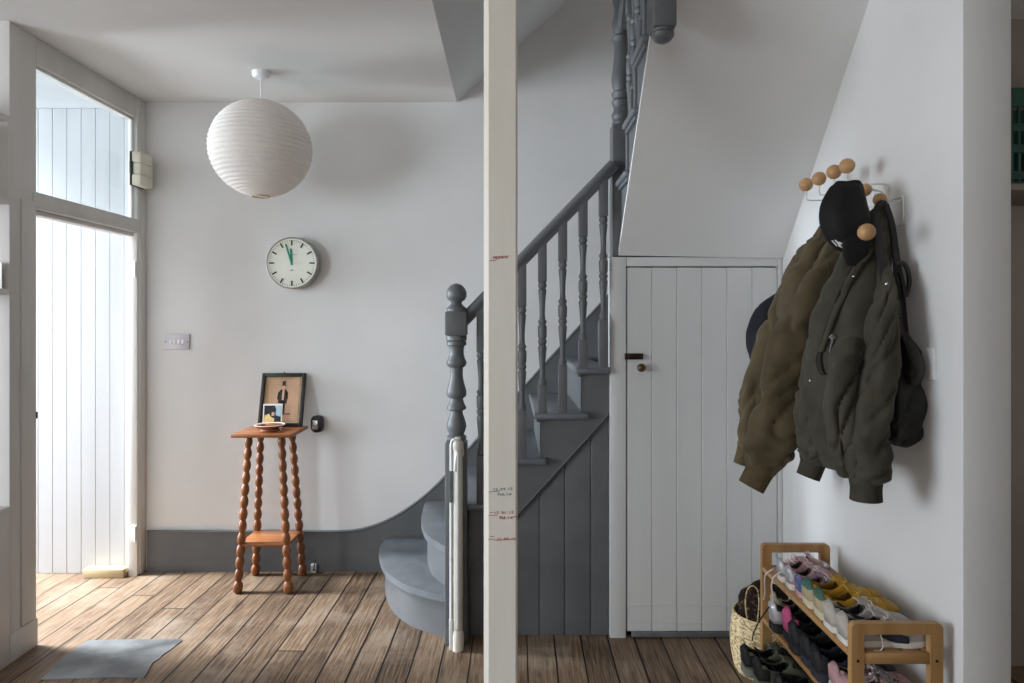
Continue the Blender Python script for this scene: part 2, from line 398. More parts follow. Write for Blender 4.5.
# sloping soffit of the next flight, above the stairs
zs = lambda x: ZC+0.9*(x+0.31)
b = MB().prism([(-0.31, ZC), (XR, zs(XR)), (XR, zs(XR)+0.12), (-0.43, ZC+0.03), (-0.43, ZC+0.165)][0:3]+[(-0.31, ZC+0.16)], 'y', 2.0, YB)
shell('ceiling_stair_soffit', b, M['plaster'], 'sloping plaster soffit rising right above the lower stair flight', 'ceiling')

# boarded lobby beyond the door
b = MB()
wpl = 0.0832; x = -2.152
while x > -3.02:
    b.box(x-wpl, x, 3.962, 3.985, 0.0, 2.70, 0.0026, 1); x -= wpl
b.box(-3.05, -2.15, 3.985, YB, 0, 2.75)
shell('wall_lobby', b, M['lobby_white'], 'bright white vertical boards seen through the open doorway', 'wall')
shell('ceiling_lobby', MB().box(-3.05, XL-0.10, YF+0.12, YB, 2.70, 2.747), M['lobby_white'], 'white lobby ceiling seen through the transom window', 'ceiling')

# door opening with transom (a setting element)
door = thing('door_1', 'white painted door frame with glazed transom above the open doorway', 'door', (XL, 3.5, 0), None, 'structure')
x0, x1 = XL-0.095, XL
b = MB().box(x0, x1, YF-0.002, 3.086, 0.02, ZC, 0.004)
b.box(x1-0.002, x1+0.006, 2.985, 3.066, 0.13, 2.0, 0.003)
b.build('door_frame', M['jamb_white'], door)
MB().box(x0, x1+0.004, YF-0.004, 3.09, 0.0, 0.125, 0.003).build('plinth_block', M['jamb_white'], door)
MB().box(x0, x1, 3.086, 3.918, 2.63, ZC, 0.003).build('head_rail', M['jamb_white'], door)
MB().box(x0, x1+0.008, 3.06, 3.935, 1.972, 2.047, 0.004).box(x0+0.02, x1-0.02, 3.086, 3.918, 1.950, 1.972, 0.003).build('transom_bar', M['jamb_white'], door)
MB().box(x0+0.045, x1, 3.918, YB, 0.0, ZC, 0.003).build('far_jamb', M['gloss_white'], door)
MB().box(x1-0.002, x1+0.007, 3.945, YB, 0.0, ZC, 0.003).build('architrave', M['jamb_white'], door)
b = MB().box(x1-0.035, x1-0.02, 3.086, 3.918, 2.615, 2.63, 0.002).box(x1-0.035, x1-0.02, 3.905, 3.918, 2.047, 2.63, 0.002)
b.build('glazing_bead', M['gloss_white'], door)
MB().box(x1-0.052, x1-0.048, 3.087, 3.917, 2.048, 2.629).build('transom_pane', M['glass'], door, 0)
for z in (1.76, 0.245):
    b = MB().box(x1-0.032, x1-0.004, 3.911, 3.918, z-0.045, z+0.045, 0.002).cyl((x1-0.006, 3.910, z-0.045), (x1-0.006, 3.910, z+0.045), 0.006, n=12)
    b.build('hinge', M['gloss_white'], door)
MB().box(x1-0.02, x1+0.002, 3.082, 3.092, 1.025, 1.055, 0.002).build('latch_keep', M['bolt'], door)

# skirting that sweeps up into the wall string
pts = [(147, 531), (300, 531), (340, 531), (360, 529), (380, 523), (400, 513), (420, 499), (435, 486), (447, 473.5), (468, 449), (526, 384), (609, 294), (636, 265)]
top = [(P(a, c, 3.985).x, P(a, c, 3.985).z) for a, c in pts]
top = catmull(top, 70)
b = MB()
lo = [(x, max(0.0, z-0.42) if x > -0.6 else 0.0) for x, z in top]
ring = lambda y: None
bmv = []
for (x, z), (xl, zl) in zip(top, lo): bmv.append(((x, z), (xl, zl)))
b.grid([[(x, 4.004, zl), (x, 3.985, zl), (x, 3.985, z), (x, 4.004, z)] for (x, z), (xl, zl) in bmv], True, True, True)
b.tube([(x, 3.988, z-0.004) for x, z in top], 0.008, 8)
shell('baseboard_back', b, M['grey_paint'], 'tall grey skirting board sweeping up beside the stairs', 'skirting board')

# ------------------------------------------------------------------ staircase
RISE, GO = 0.2085, 0.192
stair = thing('staircase', 'grey painted staircase with turned balusters and curved bottom steps', 'staircase', (-0.2, 3.2, 0))
noseX = lambda n: 0.112+(n-5)*GO
noseD = lambda n: 2.76-(n-12)*0.19
GP, GT = M['grey_paint'], M['grey_tread']
def curved(pts, n=26): return catmull(pts, n)
e1 = curved([(-0.706, 3.984), (-0.722, 3.80), (-0.691, 3.635), (-0.615, 3.423), (-0.512, 3.276), (-0.417, 3.197), (-0.286, 3.122), (-0.20, 3.10)])
e2 = curved([(-0.49, 3.984), (-0.478, 3.75), (-0.462, 3.58), (-0.414, 3.376), (-0.347, 3.248), (-0.29, 3.172), (-0.20, 3.12)])
def inset(e, d):
    out = []
    for i, p in enumerate(e):
        a, c = e[max(i-1, 0)], e[min(i+1, len(e)-1)]
        t = Vector((c[0]-a[0], c[1]-a[1])).normalized(); nrm = Vector((-t.y, t.x))
        out.append((p[0]+nrm.x*d, min(p[1]+nrm.y*d, 3.984)))
    return out
for n, e in ((1, e1), (2, e2)):
    z = RISE*n; xb = -0.19
    MB().prism(e+[(xb, e[-1][1]), (xb, 3.984)], 'z', z-0.032, z, 0.010).build('tread', GT, stair)
    i_ = inset(e, 0.032)
    MB().prism(i_+[(xb, i_[-1][1]), (xb, 3.984)], 'z', z-RISE if n == 1 else z-RISE-0.0, z-0.03).build('riser', GP, stair)
for n in range(3, 7):
    z = RISE*n; nx = noseX(n)
    MB().box(nx, min(nx+0.252, 0.462), 3.125, 3.984, z-0.030, z, 0.011, 3).build('tread', GT, stair)
    MB().box(nx+0.03, nx+0.05, 3.172, 3.984, z-RISE, z-0.029).box(nx+0.012, nx+0.03, 3.150, 3.984, z-0.044, z-0.029, 0.004).build('riser', GP, stair)
# winders in the corner
p = (0.515, 3.19)
t30 = math.tan(PI/6)
polys = [[p, (0.515, 4.0), (0.515+0.81*t30, 4.0)][::-1], [p, (0.515+0.81*t30, 4.0), (1.262, 4.0), (1.262, 3.19+0.747*t30)][::-1], [p, (1.262, 3.19+0.747*t30), (1.262, 3.19)][::-1]]
for k, pl in enumerate(polys):
    MB().prism(pl, 'z', RISE*(7+k)-0.24, RISE*(7+k)).build('winder_tread', GT, stair)
# outer string of the lower flight, cut to the steps
ln = lambda x: 0.6346+1.10*(x-0.0984)
xr = 0.462
poly = [(-0.19, ln(-0.19)), (xr, ln(xr)), (xr, RISE*6-0.029)]
for n in (6, 5, 4):
    poly += [(noseX(n)+0.03, RISE*n-0.029), (noseX(n)+0.03, RISE*(n-1)-0.029)]
poly += [(-0.19, RISE*3-0.029)]
MB().prism(poly, 'y', 3.170, 3.20).build('cut_string', GP, stair)
MB().obox((-0.19, 3.168, ln(-0.19)), (xr, 3.168, ln(xr)), 0.007, 0.008, 0.003, up=(0, 1, 0)).build('string_bead', GP, stair)
# boards under the string
b = MB()
xs = [-0.19, -0.095, 0.022, 0.139, 0.257, 0.378, xr]
for a, c in zip(xs[:-1], xs[1:]):
    b.prism([(a+0.0015, 0.0), (c-0.0015, 0.0), (c-0.0015, ln(c)), (a+0.0015, ln(a))], 'y', 3.184, 3.20, 0.004)
b.prism([(-0.19, 0), (xr, 0), (xr, ln(xr)), (-0.19, ln(-0.19))], 'y', 3.195, 3.205)
b.build('panelling', GP, stair)

# newel posts
S1 = 3.13/F
def newel_profile(z0, rows):
    return [(r*S1, EYE-(y-HY)*S1) for y, r in rows]
def newel(rows_low, blocks, cx, cy, half, name='newel_post'):
    b = MB()
    for z0, z1 in blocks: b.box(cx-half, cx+half, cy-half, cy+half, z0, z1, 0.006)
    for rows in rows_low:
        pr = [(r*S1, EYE-(y-HY)*S1) for y, r in rows]
        pr = [q for q in reversed(pr)]
        b.lathe(pr, (cx, cy, 0), n=36)
    return b.build(name, GP, stair)
zz = lambda y: EYE-(y-HY)*S1
low = [(440, 8.5), (438.5, 9.8), (436, 9.8), (434, 7.2), (431, 8.6), (427, 9.8), (423, 9.6), (418, 8), (413, 6.2), (410.5, 6.2), (409, 9.6), (407, 9.8), (404, 8), (400, 6.8), (398, 6.6), (397, 8.8), (394.5, 10), (390, 9.8), (384, 8), (378, 6.6), (372, 6.3), (367.5, 6.6), (366, 9), (363, 10.2), (361, 9.8), (358.5, 8.4), (354, 7.3), (349, 7.4), (346, 8.0), (345, 9.9), (342, 10), (341, 9.2), (340, 10.2), (337, 10.4), (335, 9.6), (333, 9.0)]
fin = [(312, 9.6), (309.5, 10.2), (307.5, 9.4), (306, 7.2), (303.5, 5.2), (301.5, 6.0), (299.5, 8.8), (296.5, 10.1), (292.5, 10.2), (289, 8.9), (286, 6.6), (284.3, 4.0), (283.4, 0.2)]
newel([low[::-1], fin[::-1]], [(0, zz(441)), (zz(335.5), zz(311.5))], -0.243, 3.13, 0.049)
# corner newel
cn = [(121, 9.2), (119, 9.6), (116, 8.2), (114, 9.4), (110, 9.7), (106, 8.0), (103, 7.4), (100, 9.0), (97, 9.7), (94, 8.0), (91, 9.6), (88, 9.8), (86, 7.8), (80, 9.4), (72, 9.7), (60, 8.2), (48, 7.2), (37, 6.9), (34, 9.4), (31, 9.7), (29, 7.6), (24, 8.6), (18, 9.6), (10, 8.0), (2, 7.0), (-8, 9.2), (-14, 9.6), (-20, 8.0), (-24, 9.4)]
newel([cn[::-1]], [(1.7625, zz(121.5)), (zz(-22), zz(-75))], 0.524, 3.207, 0.047)
# top newel with a drop finial below
b = MB().box(0.475, 0.549, 2.240, 2.330, 2.437, 3.95, 0.005)
b.lathe([(0.0, 0), (0.014, 0.002), (0.027, 0.009), (0.036, 0.020), (0.0385, 0.029), (0.034, 0.035), (0.037, 0.039), (0.037, 0.044)], (0.512, 2.284, 2.395), n=32)
b.build('newel_post', GP, stair)
# handrails
railz = lambda x: EYE+(HY-(197-1.03*((x/3.13*F+CX)-582)))*S1
b = MB()
def rail(b, p0, p1):
    p0, p1 = Vector(p0), Vector(p1); d = (p1-p0).normalized(); s = d.cross(V(0, 0, 1)).normalized(); t = s.cross(d)
    sec = [(-0.017, -0.024), (0.017, -0.024), (0.019, -0.012), (0.026, -0.002), (0.028, 0.008), (0.024, 0.018), (0.013, 0.025), (0, 0.027), (-0.013, 0.025), (-0.024, 0.018), (-0.028, 0.008), (-0.026, -0.002), (-0.019, -0.012)]
    b.grid([[p+s*a*1.1+t*c*1.15 for a, c in sec] for p in (p0, p1)], True, True, True)
rail(b, (-0.225, 3.150, railz(-0.225)-0.008), (0.482, 3.150, railz(0.482)-0.004))
b.build('handrail', GP, stair)
rz2 = lambda D: 2.502+0.765+(2.76-D)*1.09
b = MB(); rail(b, (0.53, 3.165, rz2(3.165)), (0.53, 2.325, rz2(2.325))); b.build('handrail', GP, stair)
# balusters: square block, turned middle, square top
def baluster_mesh(base, topb):
    b = MB(); h = 0.020
    T = 0.475
    b.box(-h, h, -h, h, 0, base, 0.003).box(-h, h, -h, h, base+T, base+T+topb, 0.003)
    pr = [(0.017, 0), (0.020, 0.012), (0.017, 0.024), (0.013, 0.030), (0.012, 0.06), (0.014, 0.10), (0.0185, 0.155), (0.0205, 0.175), (0.015, 0.185), (0.0205, 0.197), (0.0205, 0.204), (0.016, 0.212), (0.0205, 0.225), (0.021, 0.262), (0.0205, 0.270), (0.015, 0.280), (0.020, 0.290), (0.020, 0.296), (0.014, 0.303), (0.0125, 0.33), (0.014, 0.38), (0.0175, 0.42), (0.0195, 0.437), (0.014, 0.445), (0.020, 0.455), (0.020, 0.462), (0.016, 0.475)]
    b.lathe([(r, base+z) for r, z in pr], n=20)
    o = b.build('baluster', GP, None)
    return o
protos = {}
def put_baluster(kind, x, y, z):
    base = {'short': 0.128, 'long': 0.222}[kind]
    top = (railz(x) if y > 3.1 else rz2(y))-0.026
    o = baluster_mesh(base, top-z-base-0.475+0.018)
    o.parent = stair; o.location = Vector((x, y, z))-Vector(stair.location)
for px, n, k in ((481, 3, 'long'), (501.5, 4, 'short'), (522, 4, 'long'), (542.3, 5, 'short'), (562.6, 5, 'long'), (583, 6, 'short'), (603.3, 6, 'long')):
    put_baluster(k, (px-CX)/F*3.15, 3.15, RISE*n-0.001)
# upper flight
for n in range(10, 14):
    z = RISE*n+0.022; d = noseD(n)
    MB().box(0.485, 1.262, d-0.25, d, z-0.030, z, 0.011, 3).box(0.496, 0.53, d-0.24, d-0.012, z-0.048, z-0.029, 0.006, 2).build('tread', GT, stair)
    MB().box(0.515, 1.262, d-0.05, d-0.03, z-RISE, z-0.029).build('riser', GP, stair)
    if n > 10: put_baluster('short', 0.53, d-0.06, z-0.001)
    put_baluster('long', 0.53, d-0.155, z-0.001)
sof = lambda D: 1.763+1.0*(YC-D)
poly = [(3.12, sof(3.12)+0.028), (2.33, sof(2.33)+0.028), (2.33, RISE*13-0.007)]
for n in (13, 12, 11):
    poly += [(noseD(n)-0.03, RISE*n-0.007), (noseD(n)-0.03, RISE*(n-1)-0.007)]
poly += [(3.12, RISE*10-0.007)]
MB().prism(poly, 'x', 0.511, 0.538).build('cut_string', GP, stair)

# white soffit under the upper flight
sofr = lambda D: 1.750+1.115*(YC-D)
b = MB(); D0, D1, E = YC-0.005, 2.236, 0.028
b.grid([[(0.503+(XR-0.503)*u, D0+(D1-D0)*v, (1-u)*sof(D0+(D1-D0)*v)+u*sofr(D0+(D1-D0)*v)) for u in (0, 0.5, 1)]+[(0.503+(XR-0.503)*u, D0+(D1-D0)*v, (1-u)*sof(D0+(D1-D0)*v)+u*sofr(D0+(D1-D0)*v)+E) for u in (1, 0.5, 0)] for v in [k/12 for k in range(13)]], True, True, True)
shell('ceiling_sloped', b, M['plaster'], 'sloping white underside of the upper stair flight above the cupboard', 'ceiling')

# ------------------------------------------------------------------ cupboard under the stairs
cup = thing('understairs_cupboard', 'white boarded cupboard with low door under the stairs', 'cupboard', (0.9, YC, 0))
W = M['cupboard_white']
b = MB().box(0.464, 0.5385, YC-0.004, 3.215, 0, 1.761, 0.004).box(0.5385, 1.241, YC, 3.215, 1.718, 1.761, 0.003).box(1.241, XR-0.001, YC, 3.215, 0, 1.761, 0.003)
b.build('frame', W, cup)
MB().box(0.5385, 1.241, 3.190, 3.21, 0.0, 1.718).build('shade_backing', M['gap_shade'], cup)  # dark sheet standing in for the shade behind the door boards
b = MB(); n = 6; x0, x1 = 0.5425, 1.238; wp = (x1-x0)/n
for i in range(n):
    b.box(x0+i*wp, x0+(i+1)*wp, YC+0.002, 3.186, 0.030, 1.713, 0.0032, 1)
dr = b.build('door', W, cup)
MB().box(x0, x1, YC-0.0005, YC+0.012, 0.149, 0.1515).box(x0, x1, YC-0.0005, YC+0.012, 0.068, 0.0705).build('board_joint', M['jamb_white'], dr)
MB().box(0.565, 1.02, YC-0.006, YC+0.012, 0.006, 0.030, 0.002).build('draught_strip', M['zinc'], dr)
b = MB().lathe([(0.0, 0), (0.012, 0.001), (0.018, 0.006), (0.0195, 0.013), (0.017, 0.019), (0.010, 0.024), (0.008, 0.030), (0.013, 0.036), (0.015, 0.040)], (P(642, 368, 3.12).x, 3.118, P(642, 368, 3.12).z), (0, 1, 0), 24)
b.build('knob', M['brass'], dr)
zb = P(0, 356.5, 3.15).z
b = MB().box(0.541, 0.617, YC-0.006, YC+0.003, zb-0.014, zb+0.014, 0.002).cyl((0.535, YC-0.011, zb), (0.615, YC-0.011, zb), 0.007, n=14).box(0.545, 0.555, YC-0.018, YC, zb-0.012, zb+0.012, 0.002).box(0.598, 0.608, YC-0.018, YC, zb-0.012, zb+0.012, 0.002)
b.build('bolt', M['bolt'], dr)
MB().box(0.531, 0.5375, YC-0.019, YC-0.003, zb-0.015, zb+0.015, 0.002).build('bolt_keep', M['bolt'], cup)

# ------------------------------------------------------------------ post with height marks
post = thing('post', 'square cream painted timber post with handwritten height marks', 'post', (-0.028, 2.15, 0))
b = MB()
pw = [(-0.080, 2.122), (-0.064, 2.10), (0.0185, 2.10), (0.0248, 2.108), (0.0248, 2.20), (-0.080, 2.20)]
b.prism(pw, 'z', 0, ZC); b.build('shaft', M['post_paint'], post, 12)
def handwriting(segs, mat, name):
    b = MB()
    for s in segs: b.tube([(P(x, y, 2.0985).x, 2.0995, P(x, y, 2.0985).z) for x, y in s], 0.0009, 6)
    return b.build(name, mat, post, 0)
GLY = {'M': [[(0, 1), (0, 0), (.5, .6), (1, 0), (1, 1)]], 'U': [[(0, 0), (0, .8), (.5, 1), (1, .8), (1, 0)]], 'Y': [[(0, 0), (.5, .5), (1, 0)], [(.5, .5), (.5, 1)]],
       '1': [[(.5, 0), (.5, 1)]], '3': [[(0, 0), (1, 0), (.4, .45), (1, .7), (.5, 1), (0, .9)]], '0': [[(.5, 0), (0, .5), (.5, 1), (1, .5), (.5, 0)]],
       '9': [[(1, .4), (.4, .5), (.2, .1), (.9, 0), (1, .4), (.8, 1)]], '.': [[(.4, .9), (.6, 1)]], '2': [[(0, .2), (.6, 0), (1, .3), (0, 1), (1, 1)]], '4': [[(.7, 1), (.7, 0), (0, .7), (1, .7)]],
       '7': [[(0, 0), (1, 0), (.3, 1)]], '8': [[(.5, 0), (0, .25), (1, .75), (.5, 1), (0, .75), (1, .25), (.5, 0)]], '5': [[(1, 0), (.1, 0), (0, .45), (.8, .5), (.9, .9), (0, 1)]],
       'J': [[(.2, 0), (1, 0)], [(.7, 0), (.7, .9), (.1, .9)]], 'L': [[(0, 0), (0, 1), (.9, 1)]], 'I': [[(.5, 0), (.5, 1)]], 'A': [[(0, 1), (.5, 0), (1, 1)], [(.2, .6), (.8, .6)]], 'N': [[(0, 1), (0, 0), (1, 1), (1, 0)]]}
def write(txt, x, y, wd, ht, slope=0.0):
    out = []; cw = wd/len(txt)
    for i, ch in enumerate(txt):
        for st in GLY.get(ch, []):
            out.append([(x+i*cw+p[0]*cw*0.72, y+p[1]*ht-slope*(i*cw+p[0]*cw)) for p in st])
    return out
handwriting(write('MUMMY', 493.5, 256.2, 15.5, 2.6, 0.03)+[[(489.5, 260.6), (494, 260.4), (497, 259.4)]], M['ink_red'], 'height_mark')
handwriting(write('13.09.13', 493, 488.4, 20, 2.2, 0.03)+write('JULIA', 497, 493.2, 15, 2.2)+[[(488.5, 492.2), (500, 491)]], M['ink_blue'], 'height_mark')
handwriting(write('13.01.13', 494, 511.8, 20, 2.3, 0.03)+write('JULIA', 499, 516.6, 14, 2.4)+[[(488.5, 515.4), (497, 515.3)], [(512, 517.3), (517, 516.4)], [(490, 512.6), (493, 512.4)]], M['ink_red'], 'height_mark')
handwriting(write('11.07.12', 497, 538.0, 19, 2.3, 0.02)+[[(488, 539.3), (493, 539.3), (496, 540.5), (516, 539)], [(490, 536.6), (494, 536.5)]], M['ink_red'], 'height_mark')

# ------------------------------------------------------------------ stair gate on the newel
gate = thing('stair_gate', 'rolled cream retractable stair gate standing against the newel post', 'stair gate', (-0.26, 3.04, 0))
GC = M['gate_cream']
gx, gy = P(458, 500, 3.05).x, 3.045
b = MB().lathe([(0.019, 0), (0.0215, 0.004), (0.0215, 0.90), (0.019, 0.905)], (gx, gy, 0.02), n=28)
b.build('housing_tube', GC, gate)
b = MB().lathe([(0.024, 0), (0.025, 0.01), (0.025, 0.03), (0.022, 0.036)], (gx, gy, 0.895), n=28)
b.cyl((gx, gy, 0.93), (gx, gy, 0.948), 0.016, 0.013, 20); b.box(gx-0.012, gx+0.026, gy, 3.081, 0.86, 0.90, 0.004)
b.build('top_bracket', GC, gate)
b = MB().lathe([(0.026, 0), (0.026, 0.07), (0.022, 0.09)], (gx, gy, 0.0), n=28); b.box(gx-0.01, gx+0.025, gy, 3.081, 0.02, 0.06, 0.004)
b.build('bottom_bracket', GC, gate)
hx = gx-0.030
b = MB().lathe([(0.0065, 0), (0.0065, 0.90)], (hx, gy-0.006, 0.012), n=14)
b.box(hx-0.008, hx+0.008, gy-0.014, gy+0.002, 0.002, 0.14, 0.003)
b.tube([(hx, gy-0.006, 0.90), (hx+0.002, gy-0.008, 0.925), (hx+0.012, gy-0.012, 0.940), (hx+0.026, gy-0.012, 0.930), (hx+0.030, gy-0.014, 0.905), (hx+0.024, gy-0.018, 0.86), (hx+0.018, gy-0.02, 0.80)], 0.006, 10, 24)
b.build('pull_bar', M['white_plastic'], gate)
MB().box(hx-0.0075, hx+0.0075, gy-0.016, gy-0.008, 0.66, 0.80, 0.002).build('label_strip', M['zinc'], gate)
MB().box(gx-0.004, gx+0.004, gy-0.023, gy-0.018, 0.10, 0.88, 0.001).build('mesh_seam', M['white_plastic'], gate)

# ------------------------------------------------------------------ paper lantern
LX, LY, LZ, LR = -1.281, 3.52, 2.352, 0.257
lan = thing('pendant_lamp', 'large round white ribbed paper lantern hanging from the ceiling', 'lamp', (LX, LY, LZ))
prof = []
nr = 30
for i in range(nr*6+1):
    a = -PI/2+0.16+(PI-0.32)*i/(nr*6)
    ph = (i % 6)/6
    r = LR*cos(a)-0.0050*abs(sin(PI*ph))
    prof.append((r, LR*0.965*sin(a)))
MB().lathe(prof, (LX, LY, LZ), n=72, cap=False).build('paper_shade', M['paper'], lan, 60)
zb0 = LZ-LR*0.965*cos(0.16)
b = MB()
b.tube([(LX+0.043*cos(2*PI*k/28), LY+0.043*sin(2*PI*k/28), zb0) for k in range(29)], 0.004, 8)
b.build('rim_ring', M['raw_wood'], lan)
b = MB().cyl((LX, LY, LZ+LR*0.9), (LX, LY, ZC-0.02), 0.0035, n=10).lathe([(0.016, 0), (0.018, 0.05), (0.010, 0.07)], (LX, LY, LZ+0.16), n=18)
b.build('cord', M['white_plastic'], lan)
MB().lathe([(0.010, 0), (0.036, 0.004), (0.043, 0.014), (0.044, 0.034), (0.044, 0.0352)], (LX, LY, ZC-0.0352), n=32).build('ceiling_rose', M['white_plastic'], lan)

# ------------------------------------------------------------------ wall clock
kx, kz, kr = -1.254, 1.798, 0.150
clk = thing('wall_clock', 'round pale wall clock with green hands above the side table', 'clock', (kx, YB, kz))
b = MB().lathe([(kr-0.010, 0.006), (kr-0.006, 0.0), (kr, 0.006), (kr, 0.060), (kr-0.004, 0.0735), (0.02, 0.0737)], (kx, YB-0.0745, kz), (0, 1, 0), 72)
b.build('case', M['clock_case'], clk)
yf = YB-0.0705
MB().lathe([(kr-0.009, 0), (kr-0.009, 0.004)], (kx, yf, kz), (0, 1, 0), 72).build('dial', M['ivory_face'], clk)
b = MB()
for k in range(60):
    a = 2*PI*k/60; d = V(sin(a), 0, cos(a)); c = V(kx, yf-0.0006, kz)
    if k % 5 == 0: b.obox(c+d*(kr-0.048), c+d*(kr-0.018), 0.0085, 0.0016, up=(0, 1, 0))
    else: b.obox(c+d*(kr-0.025), c+d*(kr-0.018), 0.0022, 0.0016, up=(0, 1, 0))
b.build('hour_marks', M['clock_mark'], clk, 0)
MB().box(kx-0.009, kx+0.009, yf-0.0014, yf, kz-0.046, kz-0.037).build('dial_mark', M['clock_case'], clk, 0)
MB().box(kx+0.004, kx+0.03, yf-0.0014, yf, kz+0.046, kz+0.0495).build('dial_mark', M['clock_case'], clk, 0)
def hand(ang, L, w0, w1, yy, name):
    a = math.radians(ang); d = V(sin(a), 0, cos(a)); s = V(cos(a), 0, -sin(a)); c = V(kx, yy, kz)
    pl = [c-d*0.012-s*w0, c-d*0.012+s*w0, c+d*L*0.93+s*w1, c+d*L, c+d*L*0.93-s*w1]
    MB().prism([(q.x, q.z) for q in pl], 'y', yy, yy+0.0012).build(name, M['teal'], clk, 0)
hand(-3, 0.085, 0.006, 0.006, yf-0.004, 'hour_hand')
hand(-17, 0.120, 0.0052, 0.0045, yf-0.006, 'minute_hand')

# ------------------------------------------------------------------ door chime, switches, wall fittings
ch = thing('door_chime', 'cream door chime box on the door frame near the corner', 'door chime', (XL, 3.9, 2.23))
xa = XL+0.0075
MB().box(xa, xa+0.012, 3.826, 3.963, 2.226, 2.418, 0.002).build('back_plate', M['black_plastic'], ch)
MB().box(xa, xa+0.020, 3.824, 3.83, 2.29, 2.36, 0.002).build('side_slot', M['black_plastic'], ch)
for z0, z1 in ((2.229, 2.288), (2.290, 2.351), (2.353, 2.415)):
    MB().box(xa+0.012, xa+0.062, 3.829, 3.960, z0, z1, 0.002).build('cover', M['cream_plastic'] if z0 < 9 else M['chime_lid'], ch)
sw = thing('light_switch', 'four gang pale metal light switch on the wall beside the door', 'light switch', (P(177.5, 341, YB).x, YB, 1.34))
xa, xb = P(165, 341, YB).x, P(190, 341, YB).x; z1, z0 = P(0, 334, YB).z, P(0, 349.5, YB).z
MB().box(xa, xb, YB-0.010, YB, z0, z1, 0.003).build('plate', M['lilac_metal'], sw)
for k in range(4):
    x = xa+(xb-xa)*(0.26+0.16*k); zc = (z0+z1)/2
    MB().prism([(YB-0.010, zc-0.013), (YB-0.016, zc-0.012), (YB-0.011, zc+0.013), (YB-0.010, zc+0.013)][::-1], 'x', x-0.006, x+0.006).build('rocker', M['white_plastic'], sw)
for x in (xa+0.009, xb-0.009):
    MB().cyl((x, YB-0.0115, (z0+z1)/2), (x, YB-0.009, (z0+z1)/2), 0.0035, n=12).build('screw', M['bolt'], sw)
fx, fz = P(317, 424, 3.98).x, P(317, 424, 3.98).z
wf = thing('wall_bell', 'small black wall fitting with chrome plate right of the side table', 'wall fitting', (fx, YB, fz))
b = MB()
pl = []
for k in range(40):
    a = 2*PI*k/40; c_, s_ = cos(a), sin(a)
    pl.append((fx+0.034*math.copysign(abs(c_)**0.55, c_), fz+0.048*math.copysign(abs(s_)**0.55, s_)))
b.prism(pl[::-1], 'y', YB-0.035, YB, 0.008); b.build('case', M['black_plastic'], wf)
b = MB().box(fx-0.027, fx+0.008, YB-0.0375, YB-0.033, fz-0.030, fz+0.024, 0.004); b.box(fx-0.024, fx+0.005, YB-0.040, YB-0.036, fz-0.006, fz+0.004, 0.002)
b.build('plate', M['chrome'], wf)
sx, sz = P(314, 566, 3.97).x, 0.04
cs = thing('cable_outlet', 'small chrome cable outlet on the skirting behind the table', 'cable outlet', (sx, 3.98, 0))
MB().box(sx-0.018, sx+0.012, 3.962, 3.984, 0.001, 0.050, 0.003).build('plate', M['white_plastic'], cs)
MB().cyl((sx+0.002, 3.958, 0.02), (sx+0.002, 3.966, 0.02), 0.006, n=14).tube([(sx+0.002, 3.958, 0.025), (sx+0.006, 3.956, 0.05), (sx+0.010, 3.966, 0.075), (sx+0.010, 3.972, 0.078)], 0.0028, 8, 14).build('plug', M['black_plastic'], cs)
px0, px1 = P(0, 0, 1).x, 0
soc = thing('socket_plate', 'blank white socket plate on the right wall behind the black bag', 'socket', (XR, 2.06, 1.29))
MB().box(XR-0.009, XR, 2.022, 2.108, P(0, 380, 2.02).z, P(0, 348, 2.02).z, 0.002).build('plate', M['white_plastic'], soc)

# ------------------------------------------------------------------ side table and what stands on it
tx, ty, tz = -1.327, 3.80, 0.860
tab = thing('side_table', 'orange brown wooden side table with bobbin turned legs', 'table', (tx, ty, 0))
MB().box(-1.490, -1.165, 3.645, 3.955, tz-0.020, tz, 0.006, 3).build('tabletop', M['table_top'], tab)
zt = tz-0.02
for sxx in (-1, 1):
    for syy in (-1, 1):
        pt = V(tx+sxx*0.088, 3.80+syy*0.088, zt+0.001); pb = V(tx+sxx*0.137, 3.806+syy*0.130, 0.0)
        Lg = (pt-pb).length; nb = 13; pr = []
        m = 9
        for i in range(nb*m+1):
            t = i/(nb*m); r = 0.0140+0.0092*abs(sin(PI*nb*t))**0.9
            if i < m: r *= 1.12
            pr.append((r*(1.03-0.12*t), t*Lg))
        pr[0] = (0.012, 0)
        MB().lathe(pr, pb, pt-pb, 24).build('leg', M['table_wood'], tab)
f_ = 0.262/zt
hx_, hy_ = 0.137-(0.137-0.088)*f_+0.012, 0.130-(0.130-0.088)*f_+0.012
MB().box(tx-hx_, tx+hx_, 3.804-hy_, 3.804+hy_, 0.248, 0.264, 0.005).build('lower_shelf', M['table_top'], tab)

def leaning(y_bot, y_top, z0, H, thick):
    """matrix: local x right, local z up the board, local y away from the viewer"""
    a = math.atan2(y_top-y_bot, H)
    return Matrix.Translation((0, y_bot, z0)) @ Matrix.Rotation(-a, 4, 'X')
def put(o, mtx, par):
    o.data.transform(mtx)
    off = Vector((0, 0, 0)); q = par
    while q is not None: off += q.location; q = q.parent
    o.data.transform(Matrix.Translation(-off)); o.parent = par
    return o
fr = thing('picture_frame', 'black framed print of a man in a top hat leaning on the wall', 'picture', (-1.31, 3.89, tz))
mt = leaning(3.892, 3.972, tz+0.001, 0.30, 0.02)
xl, xr_, H = -1.4385, -1.1835, 0.312
fw = 0.022
put(MB().box(xl, xl+fw, 0, 0.018, 0, H, 0.003).box(xr_-fw, xr_, 0, 0.018, 0, H, 0.003).box(xl+fw-0.002, xr_-fw+0.002, 0, 0.018, 0, fw, 0.003).box(xl+fw-0.002, xr_-fw+0.002, 0, 0.018, H-fw, H, 0.003).build('frame', M['black']), mt, fr)
